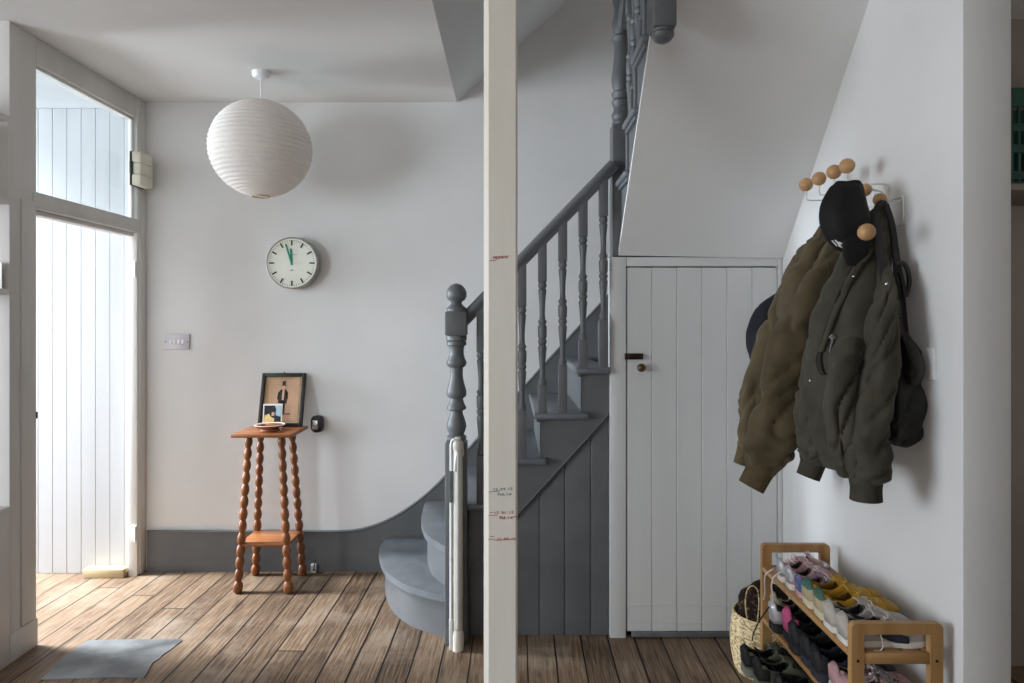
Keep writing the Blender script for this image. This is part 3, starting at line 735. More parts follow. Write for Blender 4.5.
put(MB().box(xl+fw-0.003, xr_-fw+0.003, 0.010, 0.014, fw-0.003, H-fw+0.003).build('mount', M['raw_wood'], None, 0), mt, fr)
pr_ = put(MB().box(xl+fw+0.008, xr_-fw-0.010, 0.0085, 0.010, fw+0.010, H-fw-0.006).build('print', M['tan_print'], None, 0), mt, fr)
# the little standing figure of the print: flat ink
mxc = -1.308
def ink(polys, mat, name, y=0.0078):
    b = MB()
    for pl in polys: b.prism(pl, 'y', y, 0.0086)
    o = b.build(name, mat, None, 0); put(o, mt, pr_); return o
zf = 0.075
ink([[(mxc-0.014, zf), (mxc-0.001, zf), (mxc-0.001, zf+0.075), (mxc-0.016, zf+0.075)], [(mxc+0.001, zf), (mxc+0.013, zf), (mxc+0.014, zf+0.075), (mxc+0.001, zf+0.075)],
     [(mxc-0.026, zf+0.06), (mxc+0.022, zf+0.06), (mxc+0.026, zf+0.125), (mxc+0.014, zf+0.142), (mxc-0.014, zf+0.142), (mxc-0.030, zf+0.122)],
     [(mxc-0.034, zf+0.085), (mxc-0.022, zf+0.08), (mxc-0.018, zf+0.13), (mxc-0.030, zf+0.122)], [(mxc+0.016, zf+0.08), (mxc+0.028, zf+0.086), (mxc+0.026, zf+0.124), (mxc+0.014, zf+0.13)],
     [(mxc-0.009, zf+0.166), (mxc+0.009, zf+0.166), (mxc+0.010, zf+0.190), (mxc-0.010, zf+0.190)], [(mxc-0.014, zf+0.163), (mxc+0.014, zf+0.163), (mxc+0.014, zf+0.167), (mxc-0.014, zf+0.167)]], M['print_dark'], 'printed_figure')
ink([[(mxc-0.008, zf+0.140), (mxc+0.008, zf+0.140), (mxc+0.009, zf+0.163), (mxc-0.009, zf+0.163)], [(mxc-0.006, zf+0.08), (mxc+0.005, zf+0.08), (mxc+0.006, zf+0.138), (mxc-0.006, zf+0.138)]], M['photo_skin'], 'printed_face', 0.0075)
ink([[(mxc-0.014, zf-0.006), (mxc+0.048, zf-0.004), (mxc+0.046, zf+0.004), (mxc-0.006, zf+0.003)]], M['print_grey'], 'printed_ground')
put(MB().cyl((-1.311, 0.006, H), (-1.311, 0.006, H+0.006), 0.004, n=10).build('hanging_loop', M['bolt']), mt, fr)

ph = thing('photo_print', 'small white bordered photograph propped in front of the framed print', 'photograph', (-1.33, 3.85, tz))
mt = leaning(3.866, 3.884, tz+0.001, 0.134, 0.001)
pxl, pxr, pH = P(262.5, 0, 3.87).x, P(281.8, 0, 3.87).x, 0.134
put(MB().box(pxl, pxr, 0, 0.0018, 0, pH).build('paper', M['photo_white'], None, 0), mt, ph)
pic = put(MB().box(pxl+0.007, pxr-0.007, -0.0006, 0.0004, 0.020, pH-0.010).build('image', M['photo_dark'], None, 0), mt, ph)
def flat(poly, mat, name, y):
    o = MB().prism(poly, 'y', y, y+0.0006).build(name, mat, None, 0); put(o, mt, pic)
cxp = (pxl+pxr)/2
flat([(cxp+0.018, 0.07), (pxr-0.007, 0.06), (pxr-0.007, pH-0.010), (cxp+0.012, pH-0.010), (cxp+0.020, pH-0.03)], M['photo_blue'], 'image_sky', -0.0012)
flat([(pxl+0.008, 0.022), (cxp+0.006, 0.022), (cxp+0.012, 0.05), (cxp-0.008, 0.06), (cxp-0.02, 0.078), (pxl+0.010, 0.068)], M['photo_yellow'], 'image_dress', -0.0012)
flat([(cxp-0.006, 0.066), (cxp+0.010, 0.066), (cxp+0.012, 0.084), (cxp-0.004, 0.088)], M['photo_skin'], 'image_face', -0.0013)

di = thing('dish', 'shallow footed dish with pale rim on the side table', 'dish', (-1.345, 3.745, tz))
dx, dy = P(269.8, 0, 3.765).x, 3.762
MB().lathe([(0.050, 0.0), (0.052, 0.003), (0.048, 0.012), (0.055, 0.017), (0.072, 0.023), (0.081, 0.0305), (0.079, 0.032)], (dx, dy, tz+0.001), n=48).build('body', M['dish_rust'], di)
MB().lathe([(0.081, 0.0315), (0.083, 0.034), (0.080, 0.0355), (0.062, 0.030), (0.03, 0.0272), (0.001, 0.027)], (dx, dy, tz+0.001), n=48, cap=False).build('glazed_inside', M['dish_white'], di)
tr = thing('key_bunch', 'dark metal keys lying in the dish on the table', 'keys', (dx-0.03, dy, tz+0.034))
b = MB().tube([(dx-0.03+0.014*cos(2*PI*k/16), dy-0.02+0.014*sin(2*PI*k/16), tz+0.036) for k in range(17)], 0.0016, 6).box(dx-0.06, dx-0.022, dy-0.030, dy-0.023, tz+0.034, tz+0.0365, 0.001).box(dx-0.026, dx-0.019, dy-0.05, dy-0.015, tz+0.034, tz+0.0365, 0.001)
b.build('key', M['bolt'], tr)

# ------------------------------------------------------------------ floor bits
pts = [(88, 641), (120, 640.2), (150, 640.0), (180, 639.2), (182.5, 641), (176, 646), (170, 651), (163, 655), (160, 659), (153, 663), (149.5, 668), (148, 673), (144, 678.3), (118, 678.0), (95, 678.6), (70, 679), (41, 680), (52, 669), (66, 656), (80, 646)]
pl = []
for a, c in pts:
    D = F*EYE/(c-HY); pl.append(((a-CX)/F*D, D))
o = MB().prism(pl, 'z', 0.0002, 0.004, 0.001).build('floor_patch', M['zinc'])
tag(o, 'grey metal sheet patch with torn edge on the floorboards', 'floor patch')
D = F*EYE/(576.5-HY)
bx0, bx1 = P(86, 0, D).x, P(126, 0, D).x
o = MB().box(bx0, bx1, D-0.030, 3.958, 0.0005, 0.050, 0.003).build('wood_block', M['raw_wood'])
tag(o, 'raw pine block lying on the floor in the doorway', 'wood block')

# ------------------------------------------------------------------ things at the left edge
def ln_board(x0, x1, y0, y1, z0, z1, name, label, mat):
    return tag(MB().box(x0, x1, y0, y1, z0, z1, 0.002).build(name, mat), label, 'shelf')
xe = XL-0.0005
sh = thing('wall_box_shelf', 'white open box shelf high on the wall left of the door', 'shelf', (-2.5, YF, 1.97))
MB().box(-2.95, xe, 2.70, YF, 2.315, 2.343, 0.002).build('top_board', M['jamb_white'], sh)
MB().box(-2.95, xe, 2.70, YF, 1.965, 1.993, 0.002).build('bottom_board', M['jamb_white'], sh)
MB().box(-2.95, xe, YF-0.012, YF, 1.993, 2.315).build('back_board', M['jamb_white'], sh)
o = MB().grid([[(-2.20-0.03*(z-1.994)-0.05*((z-1.994)/0.29)**2, 2.72, z), (-2.20-0.03*(z-1.994)-0.05*((z-1.994)/0.29)**2, 2.89, z), (-2.215-0.03*(z-1.994)-0.05*((z-1.994)/0.29)**2, 2.89, z), (-2.215-0.03*(z-1.994)-0.05*((z-1.994)/0.29)**2, 2.72, z)] for z in [1.994+0.29*k/10 for k in range(11)]], True, True, True).build('book', M['photo_white'])
tag(o, 'white softcover book slumped in the high box shelf', 'book')
ln_board(-2.95, xe-0.003, 2.74, YF, 1.578, 1.602, 'wall_shelf', 'narrow white shelf on the wall below the box shelf', M['jamb_white'])
cd = thing('postcard', 'white card with coloured print standing on the narrow shelf', 'card', (-2.2, 2.88, 1.602))
MB().box(-2.235, -2.153, 2.895, 2.8975, 1.6022, 1.715).build('card', M['photo_white'], cd, 0)
b = MB()
for k in range(6): b.box(-2.232+0.012*k, -2.226+0.012*k, 2.8942, 2.8951, 1.690, 1.702)
b.build('lettering', M['navy_cloth'], cd, 0)
MB().tube([(-2.225+0.01*k, 2.8945, 1.655+0.016*sin(k*1.7)) for k in range(7)], 0.003, 6, 30).build('red_drawing', M['ink_red'], cd)
MB().tube([(-2.225+0.01*k, 2.8945, 1.622+0.008*cos(k*1.9)) for k in range(7)], 0.002, 6, 30).build('blue_drawing', M['photo_blue'], cd)
cb = thing('low_cabinet', 'low white cabinet against the wall left of the door frame', 'cabinet', (-2.5, 2.8, 0))
MB().box(-3.0, XL+0.004, 2.62, YF-0.006, 0.0, 0.655, 0.003).build('carcass', M['jamb_white'], cb)
MB().box(-3.0, XL+0.006, 2.61, YF-0.006, 0.655, 0.675, 0.003).build('top', M['jamb_white'], cb)

# ------------------------------------------------------------------ right edge: the dim room with a crate
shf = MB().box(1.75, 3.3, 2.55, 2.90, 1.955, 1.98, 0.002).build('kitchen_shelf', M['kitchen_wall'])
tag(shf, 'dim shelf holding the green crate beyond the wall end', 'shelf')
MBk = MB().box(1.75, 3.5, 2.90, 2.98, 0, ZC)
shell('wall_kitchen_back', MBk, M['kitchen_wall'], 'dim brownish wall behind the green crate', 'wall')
cr = thing('plastic_crate', 'dark green slotted plastic crate beyond the end of the right wall', 'crate', (2.1, 2.7, 1.981))
G = M['green_plastic']
c0, c1, y0, y1, z0, z1 = 1.86, 2.36, 2.57, 2.86, 1.981, 2.345
b = MB().box(c0, c1, y0, y1, z0, z0+0.012, 0.002)
b.box(c0, c1, y0, y0+0.012, z1-0.07, z1, 0.003).box(c0, c1, y1-0.012, y1, z0, z1, 0.003).box(c0, c0+0.012, y0, y1, z0, z1, 0.003).box(c1-0.012, c1, y0, y1, z0, z1, 0.003)
b.build('body', G, cr)
b = MB()
for zc in (z0+0.02, z0+0.12, z0+0.20): b.box(c0, c1, y0, y0+0.010, zc, zc+0.03, 0.002)
k = c0
while k < c1: b.box(k, k+0.010, y0+0.002, y0+0.010, z0, z1-0.06, 0.002); k += 0.028
b.build('slotted_side', G, cr)

# ------------------------------------------------------------------ shoe rack
rk = thing('shoe_rack', 'three tier bamboo shoe rack against the right wall', 'shoe rack', (1.10, 2.28, 0))
RN, RF, RX0, RX1, RH = 1.93, 2.633, 0.967, 1.226, 0.612
SH = (0.134, 0.326, 0.518)            # shelf heights (underside of the slats + rail)
BZ, BX, BY = M['bamboo'], M['bamboo_x'], M['bamboo_y']
for y0, y1 in ((RN, RN+0.022), (RF-0.022, RF)):
    b = MB().box(RX0, RX0+0.036, y0, y1, 0, RH-0.031).box(RX1-0.036, RX1, y0, y1, 0, RH-0.031)
    pl = [(RX0, RH-0.031), (RX1, RH-0.031)]
    pl += [(RX1-0.016+0.016*cos(a), RH-0.016+0.016*sin(a)) for a in [PI/2*k/6 for k in range(7)]]
    pl += [(RX0+0.016-0.016*sin(a), RH-0.016+0.016*cos(a)) for a in [PI/2*k/6 for k in range(7)]]
    b.prism(pl, 'y', y0, y1)
    e = b.build('end_frame', BZ, rk)
    for z in SH:
        MB().box(RX0+0.036, RX1-0.036, y0+0.002, y1-0.002, z-0.022, z+0.009, 0.002).build('cross_rail', BX, e)
        yy = y0-0.0015 if y0 == RN else y1+0.0015
        for x in (RX0+0.018, RX1-0.018):
            MB().cyl((x, y0-0.0006, z-0.012), (x, y0+0.002, z-0.012), 0.0045, n=12).build('screw', M['bolt'], e)
for z in SH:
    b = MB()
    ns = 5; wS = (RX1-RX0)/ns
    for i in range(ns):
        b.box(RX0+i*wS+(0.0 if i == 0 else 0.004), RX0+(i+1)*wS-(0.0 if i == ns-1 else 0.004), RN+0.0225, RF-0.0225, z-0.008, z+0.010, 0.002)
    b.build('shelf', BY, rk)
SHELF = [z+0.0105 for z in SH]

# ------------------------------------------------------------------ shoes
def lerp_tab(tab, x):
    for (a, va), (b, vb) in zip(tab[:-1], tab[1:]):
        if x <= b:
            t = (x-a)/(b-a); t = t*t*(3-2*t)*0.5+t*0.5
            return va+(vb-va)*t
    return tab[-1][1]
WT = [(0, .56), (.02, .70), (.06, .82), (.14, .85), (.3, .80), (.5, .80), (.7, 1.0), (.84, .92), (.93, .70), (.98, .40), (1, .12)]
HT = [(0, .86), (.05, 1.0), (.12, .97), (.26, .78), (.36, .82), (.44, .90), (.55, .74), (.68, .52), (.8, .42), (.9, .35), (.97, .22), (1, .06)]
def make_shoe(name, label, cat, group, L, W, H, sole, upper, heel, lining, lace, flash=None, toe=None, sole_h=0.026, tab=None, cup=None):
    root = thing(name, label, cat, (0, 0, 0), group)
    def pt(x, t, off=0.0):
        w_ = W/2*lerp_tab(WT, x)+off; h_ = H*lerp_tab(HT, x)+off
        c_, s_ = cos(t), sin(t)
        xx = x*L-(off if x < 0.02 else 0)+(off if x > 0.98 else 0)
        if x < 0.10: xx -= 0.010*(1-x/0.10)*(s_**2)*(1 if s_ < 0.8 else 0.9)*L/0.26
        return Vector((xx, w_*math.copysign(abs(c_)**0.62, c_), sole_h-0.004+h_*abs(s_)**0.85))
    nx, nt = 40, 25
    xs = [i/nx for i in range(nx+1)]; ts = [PI*j/(nt-1) for j in range(nt)]
    def patch(x0, x1, t0, t1, mat, nm, off, n1=12, n2=10, hole=None, backcut=None):
        b = MB(); V_ = {}
        for i in range(n1+1):
            for j in range(n2+1):
                V_[i, j] = b.bm.verts.new(pt(x0+(x1-x0)*i/n1, t0+(t1-t0)*j/n2, off))
        for i in range(n1):
            for j in range(n2):
                xm, tm = x0+(x1-x0)*(i+.5)/n1, t0+(t1-t0)*(j+.5)/n2
                if hole and hole(xm, tm): continue
                b.bm.faces.new((V_[i, j], V_[i+1, j], V_[i+1, j+1], V_[i, j+1]))
        if x0 == 0:
            js = [j for j in range(n2+1) if not (backcut and backcut < t0+(t1-t0)*j/n2 < PI-backcut)]
            b.bm.faces.new([V_[0, j] for j in js])
        loose = [v for v in b.bm.verts if not v.link_faces]
        bmesh.ops.delete(b.bm, geom=loose, context='VERTS')
        return b.build(nm, mat, root, 60, solid=0.0035)
    hole = lambda x, t: 0.045 < x < 0.40 and abs(t-PI/2) < (0.62+0.28*min(1, (x-0.045)/0.1) if x < 0.30 else 0.9-3.0*(x-0.30))
    patch(0, 1, 0, PI, upper, 'upper', 0.0, 44, 28, hole)
    # inner sock
    b = MB()
    b.grid([[(x*L, W/2*lerp_tab(WT, x)*0.86*c, sole_h+0.010+0.004*abs(c)) for c in (-1, -.5, 0, .5, 1)] for x in [0.03+0.55*i/12 for i in range(13)]], False)
    b.build('insole', lining, root, 60, solid=0.003)
    patch(0.03, 0.42, 0.35, PI-0.35, lining, 'lining', -0.005, 14, 16, hole)
    # sole
    ol = []
    for i in range(25): ol.append((i/24, 1))
    for i in range(24, -1, -1): ol.append((i/24, -1))
    def sole_ring(z, k):
        return [(x*L*(1+0.02*k)-0.01*L*k-0.006*L, sgn*(W/2*lerp_tab(WT, x)*1.04+0.002*k), z+0.010*max(0, (x-0.82)/0.18)**2*(1 if z < sole_h else 0.6)) for x, sgn in ol]
    b = MB().grid([sole_ring(0.0, 0.2), sole_ring(0.004, 0.8), sole_ring(sole_h*0.55, 1.0), sole_ring(sole_h, 0.7)], True, True, True)
    b.build('sole', sole, root, 50)
    b = MB().grid([sole_ring(sole_h*0.45, 1.25), sole_ring(sole_h*0.55, 1.35), sole_ring(sole_h*0.62, 1.25)], True)
    # tongue and laces
    b = MB()
    rows = []
    for i in range(9):
        x = 0.33+0.20*i/8; lift = 0.016*(1-i/8)
        row = []
        for j in range(7):
            t = PI/2+(j-3)/3*0.55; p = pt(max(x, 0.40), t, 0.0005)
            row.append(Vector((x*L, p.y*0.9, p.z+lift*0.9)))
        rows.append(row)
    b.grid(rows, False); b.build('tongue', upper if tab is None else tab, root, 60, solid=0.005)
    b = MB()
    for i in range(5):
        x = 0.45+0.055*i
        for sgn in (0, 1):
            b.tube([pt(x+(0.022 if (sgn and j > 4) else 0)*1.0+0.0*j, PI/2-0.75+1.5*j/8, 0.0035) for j in range(9)], 0.0022*H/0.075, 6)
    # bow
    p0 = pt(0.46, PI/2, 0.006)
    for sg in (-1, 1):
        b.tube([p0, p0+V(0.004, sg*0.014, 0.006), p0+V(0.002, sg*0.030, -0.001), p0+V(-0.006, sg*0.022, -0.002), p0], 0.0017, 6, 16)
    b.build('laces', lace, root, 60)
    if heel: patch(0.0, 0.13, 0.12, PI-0.12, heel, 'heel_counter', 0.0018, 6, 22, lambda x, t: 0.045 < x and abs(t-PI/2) < 0.95)
    if cup: patch(0.0, 0.17, 0.0, PI, cup, 'heel_cup', 0.0035, 8, 40, lambda x, t: 0.52 < t < PI-0.52, 0.56)
    if toe: patch(0.80, 0.985, 0.10, PI-0.10, toe, 'toe_cap', 0.0018, 8, 16)
    if flash:
        for side in (0, 1):
            b = MB(); rows = []
            for i in range(15):
                u = i/14; x = 0.16+0.52*u
                tl = 0.34+0.50*(1-u)**1.6-0.16*sin(PI*u)-0.10*u; wd = 0.08+0.62*u*(1-0.40*u)
                row = []
                for j in range(4):
                    t = tl+wd*(j/3-0.5)
                    row.append(pt(x, max(t, 0.06) if side == 0 else PI-t, 0.0036))
                rows.append(row)
            b.grid(rows, False); b.build('side_flash', flash, root, 60, solid=0.0018)
    return root
def pair(first, second_label, p0, p1):
    """place the first shoe and a copy beside it; p = (x, y, z, turn)"""
    first.location = p0[:3]; first.rotation_euler = (0, 0, p0[3])
    c = copy_tree(first); c.location = p1[:3]; c.rotation_euler = (0, 0, p1[3]); c['label'] = second_label
    return c
m_grey = simple('grey_knit', (158, 152, 146)); m_greyheel = simple('grey_suede', (176, 168, 158))
m_cream = simple('cream_rubber', (196, 186, 160)); m_white = simple('white_rubber', (206, 203, 198))
m_navy = simple('navy_patch', (44, 47, 58)); m_mustard = simple('mustard_suede', (172, 128, 30)); m_must2 = simple('mustard_mesh', (150, 116, 42))
m_cup = simple('khaki_heel_cup', (168, 154, 122)); m_green = simple('sea_green_leather', (66, 98, 86)); m_dark = simple('dark_lining', (58, 56, 54)); m_blk = simple('black_leather', (32, 32, 34))
m_blk2 = simple('black_mesh', (40, 40, 43)); m_pink = simple('hot_pink', (196, 84, 128)); m_dusty = simple('dusty_pink', (180, 142, 144))
m_silver = mottled('silver_leather', srgb(206, 208, 212), srgb(222, 224, 228), 12, 0.3, 0.5, metal=0.6)
m_paint = mottled('blue_purple_print', srgb(66, 92, 140), srgb(176, 130, 140), 26, 0.6, 0.3, lo=0.42, hi=0.58)
m_olive = simple('olive_suede', (92, 96, 76)); m_tan = simple('tan_leather', (164, 150, 128)); m_navyb = simple('dark_navy_leather', (42, 45, 54))
m_speck = mottled('pink_speckled_knit', srgb(70, 52, 60), srgb(214, 190, 188), 70, 0.8, 0.2, lo=0.40, hi=0.48)
m_gum = simple('grey_rubber', (120, 118, 110)); m_ylace = simple('mustard_lace', (186, 160, 84)); m_place = simple('pale_lace', (206, 196, 190))
z3, z2, z1 = SHELF[2], SHELF[1], SHELF[0]
HX = 0.980
s = make_shoe('sneaker', 'pale grey sneaker with dark side flash at the near end of top shelf', 'shoe', 'grey sneakers on the rack', 0.252, 0.078, 0.074, m_white, m_grey, m_greyheel, m_dark, m_place, m_navy, None, 0.018)
pair(s, 'pale grey sneaker between its mate and the yellow pair', (HX-0.008, 1.9965, z3, 0.0), (HX-0.008, 2.081, z3, 0.01))
MB().tube([P(878.5, 630, 1.953), P(881.5, 638, 1.950), P(883, 646, 1.949), P(880, 650.6, 1.949), P(874, 650.2, 1.951)], 0.0022, 6, 18).build('loose_lace', m_place, s)
s = make_shoe('sneaker', 'mustard yellow sneaker with green heel next to the grey pair', 'shoe', 'yellow sneakers on the rack', 0.248, 0.079, 0.066, m_cream, m_mustard, m_green, m_must2, m_ylace, None, m_must2, 0.030, m_mustard, m_cup)
for ch_ in list(s.children):
    if ch_.name.startswith('heel_counter'): ch_['label'] = 'sea green heel panel'
pair(s, 'mustard yellow sneaker with green heel on the far side of its mate', (HX, 2.1665, z3, -0.01), (HX, 2.2515, z3, 0.01))
s = make_shoe('sneaker', 'blue and pink patterned child sneaker beside the yellow pair', 'shoe', None, 0.190, 0.066, 0.058, m_dusty, m_paint, None, m_dark, m_place, None, None, 0.020)
s.location = (HX+0.004, 2.330, z3); s.rotation_euler = (0, 0, 0.01)
s = make_shoe('sneaker', 'dusty pink child sneaker with shiny silver heel beside the blue patterned one', 'shoe', 'silver heeled sneakers on the rack', 0.185, 0.064, 0.062, m_white, m_dusty, m_silver, m_dark, m_place, None, None, 0.020)
pair(s, 'dusty pink child sneaker with silver heel at the far end of top shelf', (HX, 2.402, z3, 0.01), (HX-0.002, 2.472, z3, 0.0))
s = make_shoe('toddler_shoe', 'small pink toddler shoe at the far end, nearer the blue shoe', 'shoe', 'toddler shoes on the rack', 0.13, 0.046, 0.046, m_white, m_dusty, m_speck, m_dark, m_place, None, m_silver, 0.015)
pair(s, 'small pink toddler shoe in the far corner of top shelf', (HX+0.05, 2.526, z3, 0.0), (HX+0.09, 2.574, z3, 0.0))
# middle shelf
s = make_shoe('sneaker', 'pink speckled knit sneaker at the near end of middle shelf', 'shoe', 'speckled sneakers on the rack', 0.235, 0.076, 0.070, m_white, m_speck, m_dusty, m_dark, m_silver, None, m_dusty)
pair(s, 'pink speckled knit sneaker beside the dark navy shoe', (HX, 1.9955, z2, 0.0), (HX+0.006, 2.0785, z2, 0.01))
s = make_shoe('leather_shoe', 'dark navy leather shoe next to the speckled pair on middle shelf', 'shoe', 'navy shoes on the rack', 0.25, 0.079, 0.076, m_navyb, m_navyb, m_blk, m_blk, m_blk, None, m_blk)
pair(s, 'dark navy leather shoe beside the black trainer on middle shelf', (HX-0.012, 2.1625, z2, 0.0), (HX-0.008, 2.2475, z2, 0.01))
s = make_shoe('trainer', 'black mesh trainer next to the navy shoes on middle shelf', 'shoe', None, 0.245, 0.078, 0.085, m_blk, m_blk2, m_blk, m_blk, m_blk, None, None)
s.location = (HX-0.014, 2.3325, z2)
s = make_shoe('trainer', 'black trainer with hot pink heel on middle shelf', 'shoe', None, 0.235, 0.076, 0.098, m_blk, m_blk2, m_pink, m_blk, m_blk, None, None)
s.location = (HX, 2.415, z2)
s = make_shoe('trainer', 'black trainer with silver heel at the far end of middle shelf', 'shoe', None, 0.235, 0.076, 0.09, m_blk, m_blk2, m_silver, m_blk, m_blk, None, None)
s.location = (HX-0.020, 2.496, z2)
MB().tube([P(769, 607, 2.50), P(760, 620, 2.48), P(754, 632, 2.47), P(752, 641, 2.47)], 0.0025, 6, 16).build('loose_lace', m_blk, s)
s = make_shoe('canvas_shoe', 'pale canvas shoe in the far corner of middle shelf', 'shoe', None, 0.21, 0.066, 0.088, m_white, m_tan, None, m_dark, m_place, None, None)
s.location = (HX+0.012, 2.570, z2)
# bottom shelf
s = make_shoe('sneaker', 'olive green sneaker sticking out of bottom shelf at its far end', 'shoe', 'olive sneakers on the rack', 0.265, 0.086, 0.080, m_gum, m_olive, m_blk, m_blk, m_blk, m_blk, None, 0.032, m_olive)
pair(s, 'olive green sneaker sticking out beside its mate on bottom shelf', (0.880, 2.562, z1, 0.0), (0.892, 2.464, z1, 0.0))
s = make_shoe('trainer', 'black trainer on bottom shelf beside the olive sneakers', 'shoe', 'black trainers on bottom shelf', 0.255, 0.082, 0.08, m_blk, m_blk2, m_blk, m_blk, m_blk)
pair(s, 'black trainer on bottom shelf next to its mate', (0.93, 2.366, z1, 0.0), (0.935, 2.276, z1, 0.01))
# lace ends of the silver pair hanging over the shelf edge
hl = MB()
hl.tube([P(773, 569, 2.44), P(766, 574, 2.46), P(764.5, 582, 2.46), P(765, 592, 2.47), P(763.5, 600, 2.47)], 0.0026, 6, 24)
hl.tube([P(781, 572, 2.36), P(774, 577, 2.37), P(771.5, 586, 2.37), P(773, 598, 2.38), P(772, 606, 2.38)], 0.0026, 6, 24)
tag(hl.build('shoe_lace', m_place), 'two white shoe lace ends hanging over the edge of top shelf', 'shoe lace')

# ------------------------------------------------------------------ basket behind the rack
bx, by, br = 1.070, 2.86, 0.130
bk = thing('basket', 'pale woven seagrass basket on the floor behind the shoe rack', 'basket', (bx, by, 0))
pr = [(0.02, 0.002), (0.105, 0.002), (0.118, 0.012), (0.128, 0.05), (0.135, 0.10), (0.137, 0.15), (0.133, 0.20), (0.129, 0.225), (0.126, 0.243)]
pf = catmull(pr, 60)
def weave(a, h, r): return 0.0040*math.copysign(abs(sin(22*a+(PI/2 if int(h/0.009) % 2 else 0)))**0.6, 1)*(1 if h > 0.01 else 0)
b = MB().lathe(pf, (bx, by, 0), n=132, cap=False, disp=weave)
b.tube([(bx+0.126*cos(2*PI*k/40), by+0.126*sin(2*PI*k/40), 0.244) for k in range(41)], 0.006, 8)
b.build('woven_body', M['wicker'], bk, 60)
MB().tube([(bx-0.10, by-0.075, 0.244), (bx-0.112, by-0.085, 0.32), (bx-0.105, by-0.09, 0.375), (bx-0.085, by-0.09, 0.392), (bx-0.066, by-0.095, 0.375), (bx-0.062, by-0.10, 0.32), (bx-0.07, by-0.103, 0.244)], 0.0026, 8, 40).build('handle', M['wicker'], bk)
b = MB()
rings = []
for i in range(17):
    a = -PI/2+PI*i/16
    ring = []
    for k in range(28):
        t = 2*PI*k/28; d = V(cos(a)*cos(t), cos(a)*sin(t), sin(a))
        r = 1+0.20*noise.noise(d*2.3+V(3, 1, 0))
        ring.append(V(bx, by, 0.262)+V(d.x*0.106*r, d.y*0.106*r, d.z*0.112*r))
    rings.append(ring)
b.grid(rings, True, True, True)
tag(b.build('knitted_scarf', M['wool'], None, 60), 'dark brown flecked woollen bundle in the basket', 'scarf')

# ------------------------------------------------------------------ coat rack
RK = thing('coat_rack', 'white wire wall rack with round wooden ball hooks', 'coat rack', (XR, 2.4, 1.85))
def cball(c, r): MB().ball(c, r, 24, 14).build('ball_hook', M['ball_wood'], RK, 60)
zr, zl = 1.868, 1.778
b = MB()
c = [(XR-0.004, 2.185, zl), (XR-0.004, 2.185, zr), (XR-0.004, 2.66, zr), (XR-0.004, 2.66, zl), (XR-0.004, 2.185, zl)]
def rounded(c, r=0.015):
    out = []
    n = len(c)-1
    for i in range(n):
        p, q, s_ = Vector(c[(i-1) % n]), Vector(c[i]), Vector(c[(i+1) % n])
        a_, b_ = q+(p-q).normalized()*r, q+(s_-q).normalized()*r
        for k in range(6):
            t = k/5; out.append((a_*(1-t)+q*t)*(1-t)+(q*(1-t)+b_*t)*t)
    out.append(out[0]); return out
b.tube(rounded(c), 0.003, 8)
b.build('wall_wire', M['wire'], RK)
for D in (2.275, 2.366, 2.48, 2.589):
    zb_ = 1.983; X = 1.124
    cball((X, D, zb_), 0.0252)
    MB().tube([(X, D, zb_-0.02), (X, D, zb_-0.052), (X+0.004, D, zb_-0.058), (X+0.02, D, zb_-0.060), (XR-0.016, D, zb_-0.060), (XR-0.006, D, zb_-0.064), (XR-0.004, D, zb_-0.075), (XR-0.004, D, zl)], 0.0027, 8).build('stem', M['wire'], RK)
for (X, D, Z, r) in ((1.056, 2.020, 1.730, 0.0252), (1.193, 2.200, 1.857, 0.0215), (1.171, 2.25, 1.898, 0.0215), (1.157, 2.60, 1.754, 0.0252)):
    cball((X, D, Z), r)
    MB().tube([(X, D, Z), (X+0.03, D+0.05, Z-0.006), (X+0.09, D+0.15, Z), (XR-0.012, 2.27, zl), (XR-0.004, 2.28, zl)] if D < 2.1 else [(X, D, Z), (X+0.05, D, Z-0.004), (XR-0.012, D, min(Z, zr)-0.006), (XR-0.004, D, min(Z, zr))], 0.0027, 8, 16).build('stem', M['wire'], RK)

# ------------------------------------------------------------------ hanging clothes
from mathutils.bvhtree import BVHTree
def cloth(rows, n=70, m=48, amp=0.006, fold=0.0, fk=3, seed=0.0, crease=0.0, cap=(1, 1), power=0.85, fq=9.0):
    """lofted cloth volume. rows: (px, py, depth, half width in px, half thickness in m)"""
    S = catmull(rows, n); rings = []
    ctr = [P(q[0], q[1], q[2]) for q in S]
    for i, q in enumerate(S):
        d = (ctr[min(i+1, n-1)]-ctr[max(i-1, 0)]).normalized()
        s_ = d.cross(V(0, 1, 0)).normalized(); t_ = s_.cross(d).normalized()
        a = max(q[3], 0.5)/F*q[2]; b_ = max(q[4], 0.004)
        u = i/(n-1); ring = []
        for k in range(m):
            th = 2*PI*k/m; c_, sn = cos(th), sin(th)
            p = s_*(a*math.copysign(abs(c_)**power, c_))+t_*(b_*math.copysign(abs(sn)**power, sn))
            L = u*sum((ctr[j+1]-ctr[j]).length for j in range(n-1))
            nv = noise.noise(V(L*fq+seed, c_*0.9+seed, sn*0.9))
            nv2 = noise.noise(V(L*fq*2.6+seed*2, c_*1.7, sn*1.7+seed))
            cr_ = 1-abs(noise.noise(V(L*fq*1.2+c_*0.8+seed*3, c_*0.7+seed, sn*0.7)))*2.2
            disp = amp*nv+amp*0.5*nv2+fold*sin(fk*th+L*1.6+seed)+crease*max(0, cr_)**4*-1
            env = min(1, 6*u, 6*(1-u))
            ring.append(ctr[i]+p*(1+disp*env/max(a, b_, 0.01)))
        rings.append(ring)
    b = MB(); b.grid(rings, True, cap[0], cap[1])
    bmesh.ops.recalc_face_normals(b.bm, faces=b.bm.faces[:])
    b.bvh = BVHTree.FromBMesh(b.bm)
    return b
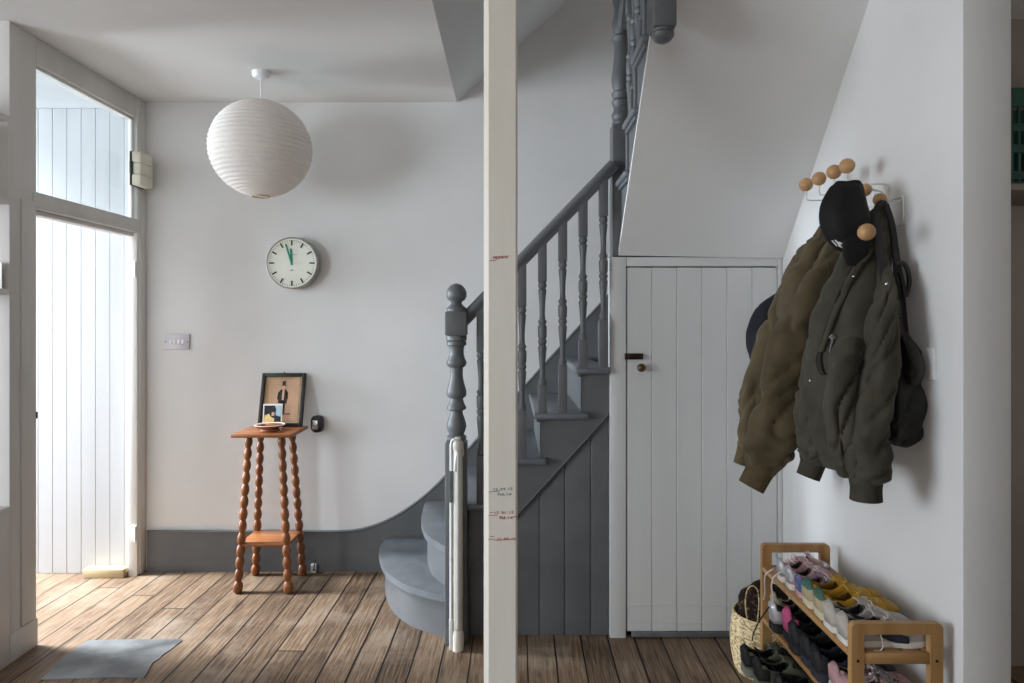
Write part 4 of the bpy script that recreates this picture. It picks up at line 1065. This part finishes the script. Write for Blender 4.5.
def cuff(rows, m=64, n=26, ribs=26):
    S = catmull(rows, n); ctr = [P(q[0], q[1], q[2]) for q in S]; rings = []
    for i, q in enumerate(S):
        d = (ctr[min(i+1, n-1)]-ctr[max(i-1, 0)]).normalized()
        s_ = d.cross(V(0, 1, 0)).normalized(); t_ = s_.cross(d).normalized()
        a = q[3]/F*q[2]; b_ = q[4]
        rings.append([ctr[i]+s_*((a+0.0010*sin(ribs*2*PI*k/m))*cos(2*PI*k/m))+t_*((b_+0.0010*sin(ribs*2*PI*k/m))*sin(2*PI*k/m)) for k in range(m)])
    inner = [[ctr[-1]*0.25+p*0.75 for p in rings[-1]]]
    deep = [[ctr[n//2]*0.3+p*0.7 for p in rings[n//2]]]
    return MB().grid(rings+inner+deep, True, False, True)
def onto(bvhs, px, py, off=0.004):
    o = V(0, 0, EYE); d = (P(px, py, 1.0)-o).normalized(); best = None
    for t in bvhs:
        h = t.ray_cast(o, d)
        if h[0] is not None and (best is None or h[3] < best): best = h[3]
    return o+d*((best if best else 2.2)-off)

# navy bag at the far end
nb_ = cloth([(798, 286, 2.80, 2, 0.015), (786, 300, 2.80, 11, 0.04), (775, 316, 2.80, 18, 0.06), (766, 335, 2.80, 18, 0.065), (760, 352, 2.80, 12, 0.05), (756, 365, 2.80, 4, 0.02)], 50, 40, 0.008, 0.004, 4, 2.2, 0.004)
nav = thing('cloth_bag', 'dark navy cloth bag half hidden behind the brown jacket', 'bag', P(770, 330, 2.8))
nb_.build('body', M['navy_cloth'], nav, 60)
MB().tube([P(790, 296, 2.80), P(812, 268, 2.74), P(822, 246, 2.66), V(1.157, 2.618, 1.782)], 0.006, 8, 24).build('strap', M['navy_cloth'], nav)

# brown jacket
bj = thing('brown_jacket', 'olive brown padded jacket hanging on the far hooks', 'jacket', P(810, 340, 2.55))
BC, BR = M['brown_cloth'], M['brown_rib']
t1 = cloth([(829, 226, 2.60, 8, 0.025), (825, 245, 2.58, 17, 0.05), (817, 275, 2.57, 28, 0.085), (808, 330, 2.55, 33, 0.095), (803, 385, 2.54, 30, 0.095), (800, 425, 2.54, 22, 0.085), (798, 446, 2.54, 14, 0.06)], 80, 52, 0.018, 0.006, 5, 0.7, 0.014)
t2 = cloth([(822, 234, 2.66, 5, 0.02), (811, 262, 2.66, 13, 0.04), (797, 300, 2.67, 19, 0.055), (780, 345, 2.68, 22, 0.06), (762, 392, 2.68, 20, 0.06), (753, 425, 2.68, 15, 0.05), (749, 448, 2.68, 11, 0.038)], 90, 48, 0.018, 0.004, 3, 4.1, 0.016)
t3 = cloth([(834, 242, 2.48, 6, 0.02), (829, 262, 2.46, 14, 0.045), (815, 300, 2.44, 23, 0.065), (797, 350, 2.42, 26, 0.072), (781, 400, 2.41, 26, 0.074), (770, 440, 2.41, 25, 0.07), (764, 460, 2.41, 20, 0.055), (758, 474, 2.41, 12, 0.035)], 110, 52, 0.020, 0.005, 3, 8.3, 0.018)
bb = [t1.bvh, t2.bvh, t3.bvh]
t1.build('body', BC, bj, 60); t2.build('sleeve', BC, bj, 60); t3.build('sleeve', BC, bj, 60)
cuff([(750, 440, 2.68, 11, 0.040), (747, 452, 2.68, 10, 0.036), (743, 465, 2.68, 9.5, 0.036)]).build('cuff', BR, bj, 60)
cuff([(763, 464, 2.41, 15, 0.046), (758, 474, 2.41, 13.5, 0.042), (751, 487, 2.41, 13, 0.041)]).build('cuff', BR, bj, 60)
b = MB().tube([P(818, 246, 2.60), P(822, 230, 2.58), P(832, 224, 2.55), P(838, 234, 2.50), P(836, 252, 2.46)], [0.012]*5, 10)
b.build('collar', BR, bj, 60)
b = MB()
for x in (795, 798): b.obox(onto(bb[:1], 799, 434, 0.004), onto(bb[:1], 798, 442, 0.004), 0.006, 0.003)
b.obox(P(797.5, 440, 2.44), P(796, 449, 2.44), 0.008, 0.004, 0.001); b.build('zip_end', M['chrome'], bj)
b = MB().tube([onto(bb, x, y, 0.001) for x, y in ((828, 262), (829, 285), (822, 310), (812, 335), (806, 352))], 0.0025, 6, 24)
b.build('seam', BR, bj)

# dark olive jacket
oj = thing('olive_jacket', 'dark olive padded bomber jacket hanging on the near hooks', 'jacket', P(850, 330, 2.2))
OC, OR = M['olive_cloth'], M['olive_rib']
q1 = cloth([(882, 207, 2.215, 7, 0.015), (878, 222, 2.215, 13, 0.03), (871, 245, 2.20, 20, 0.045), (862, 275, 2.18, 28, 0.075), (855, 315, 2.165, 34, 0.095), (850, 360, 2.16, 37, 0.10), (845, 410, 2.16, 35, 0.10), (842, 445, 2.16, 26, 0.085), (841, 468, 2.16, 16, 0.05)], 90, 56, 0.018, 0.007, 4, 1.3, 0.014)
q2 = cloth([(845, 275, 2.26, 8, 0.03), (840, 310, 2.25, 17, 0.06), (829, 355, 2.24, 21, 0.075), (820, 400, 2.23, 20, 0.075), (816, 432, 2.23, 18, 0.07), (815, 452, 2.23, 16, 0.058), (814, 464, 2.23, 11, 0.04)], 90, 48, 0.017, 0.004, 3, 5.2, 0.016)
q3 = cloth([(866, 344, 2.10, 6, 0.03), (852, 352, 2.075, 13, 0.045), (842, 372, 2.06, 16, 0.055), (839, 405, 2.06, 15, 0.055), (841, 438, 2.06, 14, 0.05), (844, 462, 2.07, 11, 0.04), (845, 474, 2.08, 7, 0.025)], 80, 44, 0.016, 0.003, 3, 9.9, 0.018)
q4 = cloth([(882, 262, 2.12, 5, 0.02), (884, 290, 2.08, 9, 0.04), (882, 325, 2.055, 13, 0.052), (878, 362, 2.04, 16, 0.056), (873, 400, 2.03, 18, 0.058), (868, 435, 2.02, 20, 0.06), (867, 462, 2.02, 21, 0.06), (866, 478, 2.02, 17, 0.05), (866, 485, 2.02, 12, 0.035)], 110, 52, 0.014, 0.003, 3, 3.3, 0.011)
ob = [q1.bvh, q2.bvh, q3.bvh, q4.bvh]
q1.build('body', OC, oj, 60); q2.build('sleeve', OC, oj, 60); q3.build('front_panel', OC, oj, 60); q4.build('sleeve', OC, oj, 60)
cuff([(815, 456, 2.23, 13, 0.045), (812, 466, 2.23, 11.5, 0.04), (808, 477, 2.23, 11, 0.038)]).build('cuff', OR, oj, 60)
cuff([(866, 478, 2.02, 16, 0.048), (866, 488, 2.02, 14.5, 0.043), (866, 500, 2.02, 15, 0.043)]).build('cuff', OR, oj, 60)
def strip(pts, wpx, off, mat, name, par, bv, n=40):
    S = catmull(pts, n); b = MB(); rows = []
    for x, y, w_ in S: rows.append([onto(bv, x-w_, y, off), onto(bv, x-w_*0.3, y, off+0.004), onto(bv, x+w_*0.3, y, off+0.004), onto(bv, x+w_, y, off)])
    b.grid(rows, False); return b.build(name, mat, par, 60, solid=0.004)
strip([(868, 250, 3), (858, 266, 4), (846, 288, 4), (836, 310, 3.5), (828, 332, 3), (821, 352, 2.5)], 3, 0.006, OC, 'zip_flap', oj, ob[:2])
MB().tube([onto(ob[:2], x, y, 0.004) for x, y in ((864, 250), (852, 268), (841, 290), (832, 312), (824, 334), (818, 354))], 0.0035, 8, 40).build('zip', M['black_cloth'], oj)
strip([(876, 236, 4), (870, 250, 6), (864, 262, 4)], 3, 0.006, OR, 'collar', oj, ob[:1])
b = MB(); pA, pB = onto(ob[:2], 833, 338, 0.007), onto(ob[:2], 830, 353, 0.007)
b.obox(pA, pB, 0.008, 0.004, 0.001, up=(0, 1, 0)).obox(onto(ob[:2], 834, 336, 0.007), onto(ob[:2], 831, 339, 0.007), 0.014, 0.004, 0.001, up=(0, 1, 0))
b.build('pocket_zip', M['chrome'], oj)
strip([(820, 352, 2), (819, 362, 3), (823, 374, 2.5), (834, 372, 2)], 3, 0.003, M['olive_lining'], 'pocket_welt', oj, ob[:2])
pz = onto(ob, 810.5, 381, 0.001); MB().ball(pz, 0.0055, 14, 8).build('snap_button', M['chrome'], oj)
pz = onto(ob, 853.5, 276.5, 0.010); MB().ball(pz, 0.005, 14, 8).build('snap_button', M['chrome'], oj)

# black bag on the near hook
bg = thing('shoulder_bag', 'black nylon shoulder bag hanging nearest the socket plate', 'bag', P(900, 380, 2.1))
g1 = cloth([(898, 330, 2.13, 5, 0.02), (900, 345, 2.125, 12, 0.035), (903, 368, 2.12, 19, 0.05), (903.5, 400, 2.11, 19.5, 0.055), (902, 425, 2.11, 18, 0.05), (900, 440, 2.11, 14, 0.035), (899, 446, 2.11, 7, 0.02)], 80, 48, 0.018, 0.007, 5, 6.1, 0.014)
gb = [g1.bvh]; g1.build('body', M['bag_cloth'], bg, 60)
g2 = cloth([(902, 338, 2.07, 3, 0.012), (910, 352, 2.05, 8, 0.02), (915, 370, 2.04, 9, 0.024), (913, 384, 2.05, 5, 0.012)], 40, 32, 0.006, 0.002, 3, 1.1, 0.004)
g2.build('flap', M['bag_cloth'], bg, 60)
def band(pts, name, mat, par, n=50):
    S = catmull(pts, n); ctr = [P(a, c, d) for a, c, d, w_ in S]; rings = []
    for i, q in enumerate(S):
        d = (ctr[min(i+1, n-1)]-ctr[max(i-1, 0)]).normalized(); s_ = d.cross(V(0, 1, 0)).normalized(); t_ = s_.cross(d)
        a = q[3]/F*q[2]
        rings.append([ctr[i]+s_*a*c+t_*0.004*e for c, e in ((-1, -.5), (-.9, -1), (.9, -1), (1, -.5), (1, .5), (.9, 1), (-.9, 1), (-1, .5))])
    return MB().grid(rings, True, True, True).build(name, mat, par, 60)
band([(877, 212, 2.17, 3), (878, 235, 2.13, 4), (882, 262, 2.09, 5), (889, 295, 2.06, 6), (894, 320, 2.06, 7), (897, 345, 2.075, 8)], 'strap', M['bag_cloth'], bg)
band([(886, 204, 2.19, 2.5), (892, 225, 2.165, 3), (896, 255, 2.15, 3.5), (899, 290, 2.14, 5), (901, 320, 2.135, 6), (902, 342, 2.13, 7)], 'strap', M['bag_cloth'], bg)
band([(876, 214, 2.172, 2.5), (880, 203, 2.172, 2.5), (886, 204, 2.185, 2.5)], 'strap_loop', M['bag_cloth'], bg, 16)
MB().tube([P(894, 264, 2.10), P(903, 263, 2.10), P(908, 272, 2.10), P(909, 285, 2.10), P(905, 296, 2.10), P(903, 284, 2.10), P(900, 272, 2.10)], 0.007, 8, 40).build('strap_end', M['bag_cloth'], bg)
b = MB().obox(P(893.5, 300, 2.048), P(895.5, 318, 2.048), 0.034, 0.012, 0.003, up=(0, 1, 0)); b.build('buckle', M['black_plastic'], bg)
pz = P(886.5, 284, 2.05); MB().ball(pz, 0.006, 14, 8).build('strap_ring', M['chrome'], bg)

# black cap
cp = thing('baseball_cap', 'black baseball cap with white emblem hanging over the jackets', 'cap', P(845, 215, 2.15))
k1 = cloth([(849.5, 183.0, 2.16, 13, 0.024), (848.5, 189, 2.16, 16, 0.036), (846.5, 199, 2.155, 20, 0.048), (844.5, 211, 2.15, 23.7, 0.056), (844, 223, 2.15, 23, 0.056), (847, 237, 2.15, 18.5, 0.048), (849, 246, 2.15, 12, 0.035), (851, 252, 2.15, 4, 0.015)], 60, 48, 0.004, 0.0015, 6, 2.0, 0.003, power=0.95)
kb = [k1.bvh]; k1.build('crown', M['black_cloth'], cp, 60)
k2 = cloth([(856, 228, 2.125, 12, 0.016), (856, 242, 2.115, 14, 0.014), (855, 256, 2.115, 12, 0.012), (853, 266, 2.12, 6, 0.008)], 40, 40, 0.002, 0, 3, 1.0)
k2.build('bill', M['black_cloth'], cp, 60)
MB().tube([P(841, 185, 2.15), P(848, 182.5, 2.15), P(858, 181.5, 2.16), P(862, 187, 2.17)], 0.005, 8, 20).build('back_strap', M['black_cloth'], cp)
b = MB()
for seg in (((832, 240.5), (837, 246)), ((835.5, 240.5), (840.5, 246.5)), ((835, 240), (841, 245)), ((839, 242), (848, 247)), ((838.5, 245.5), (846, 249))):
    b.tube([onto(kb, x, y, 0.002) for x, y in ((seg[0][0], seg[0][1]), ((seg[0][0]+seg[1][0])/2, (seg[0][1]+seg[1][1])/2), seg[1])], 0.0022, 6)
b.build('emblem', M['white_thread'], cp)
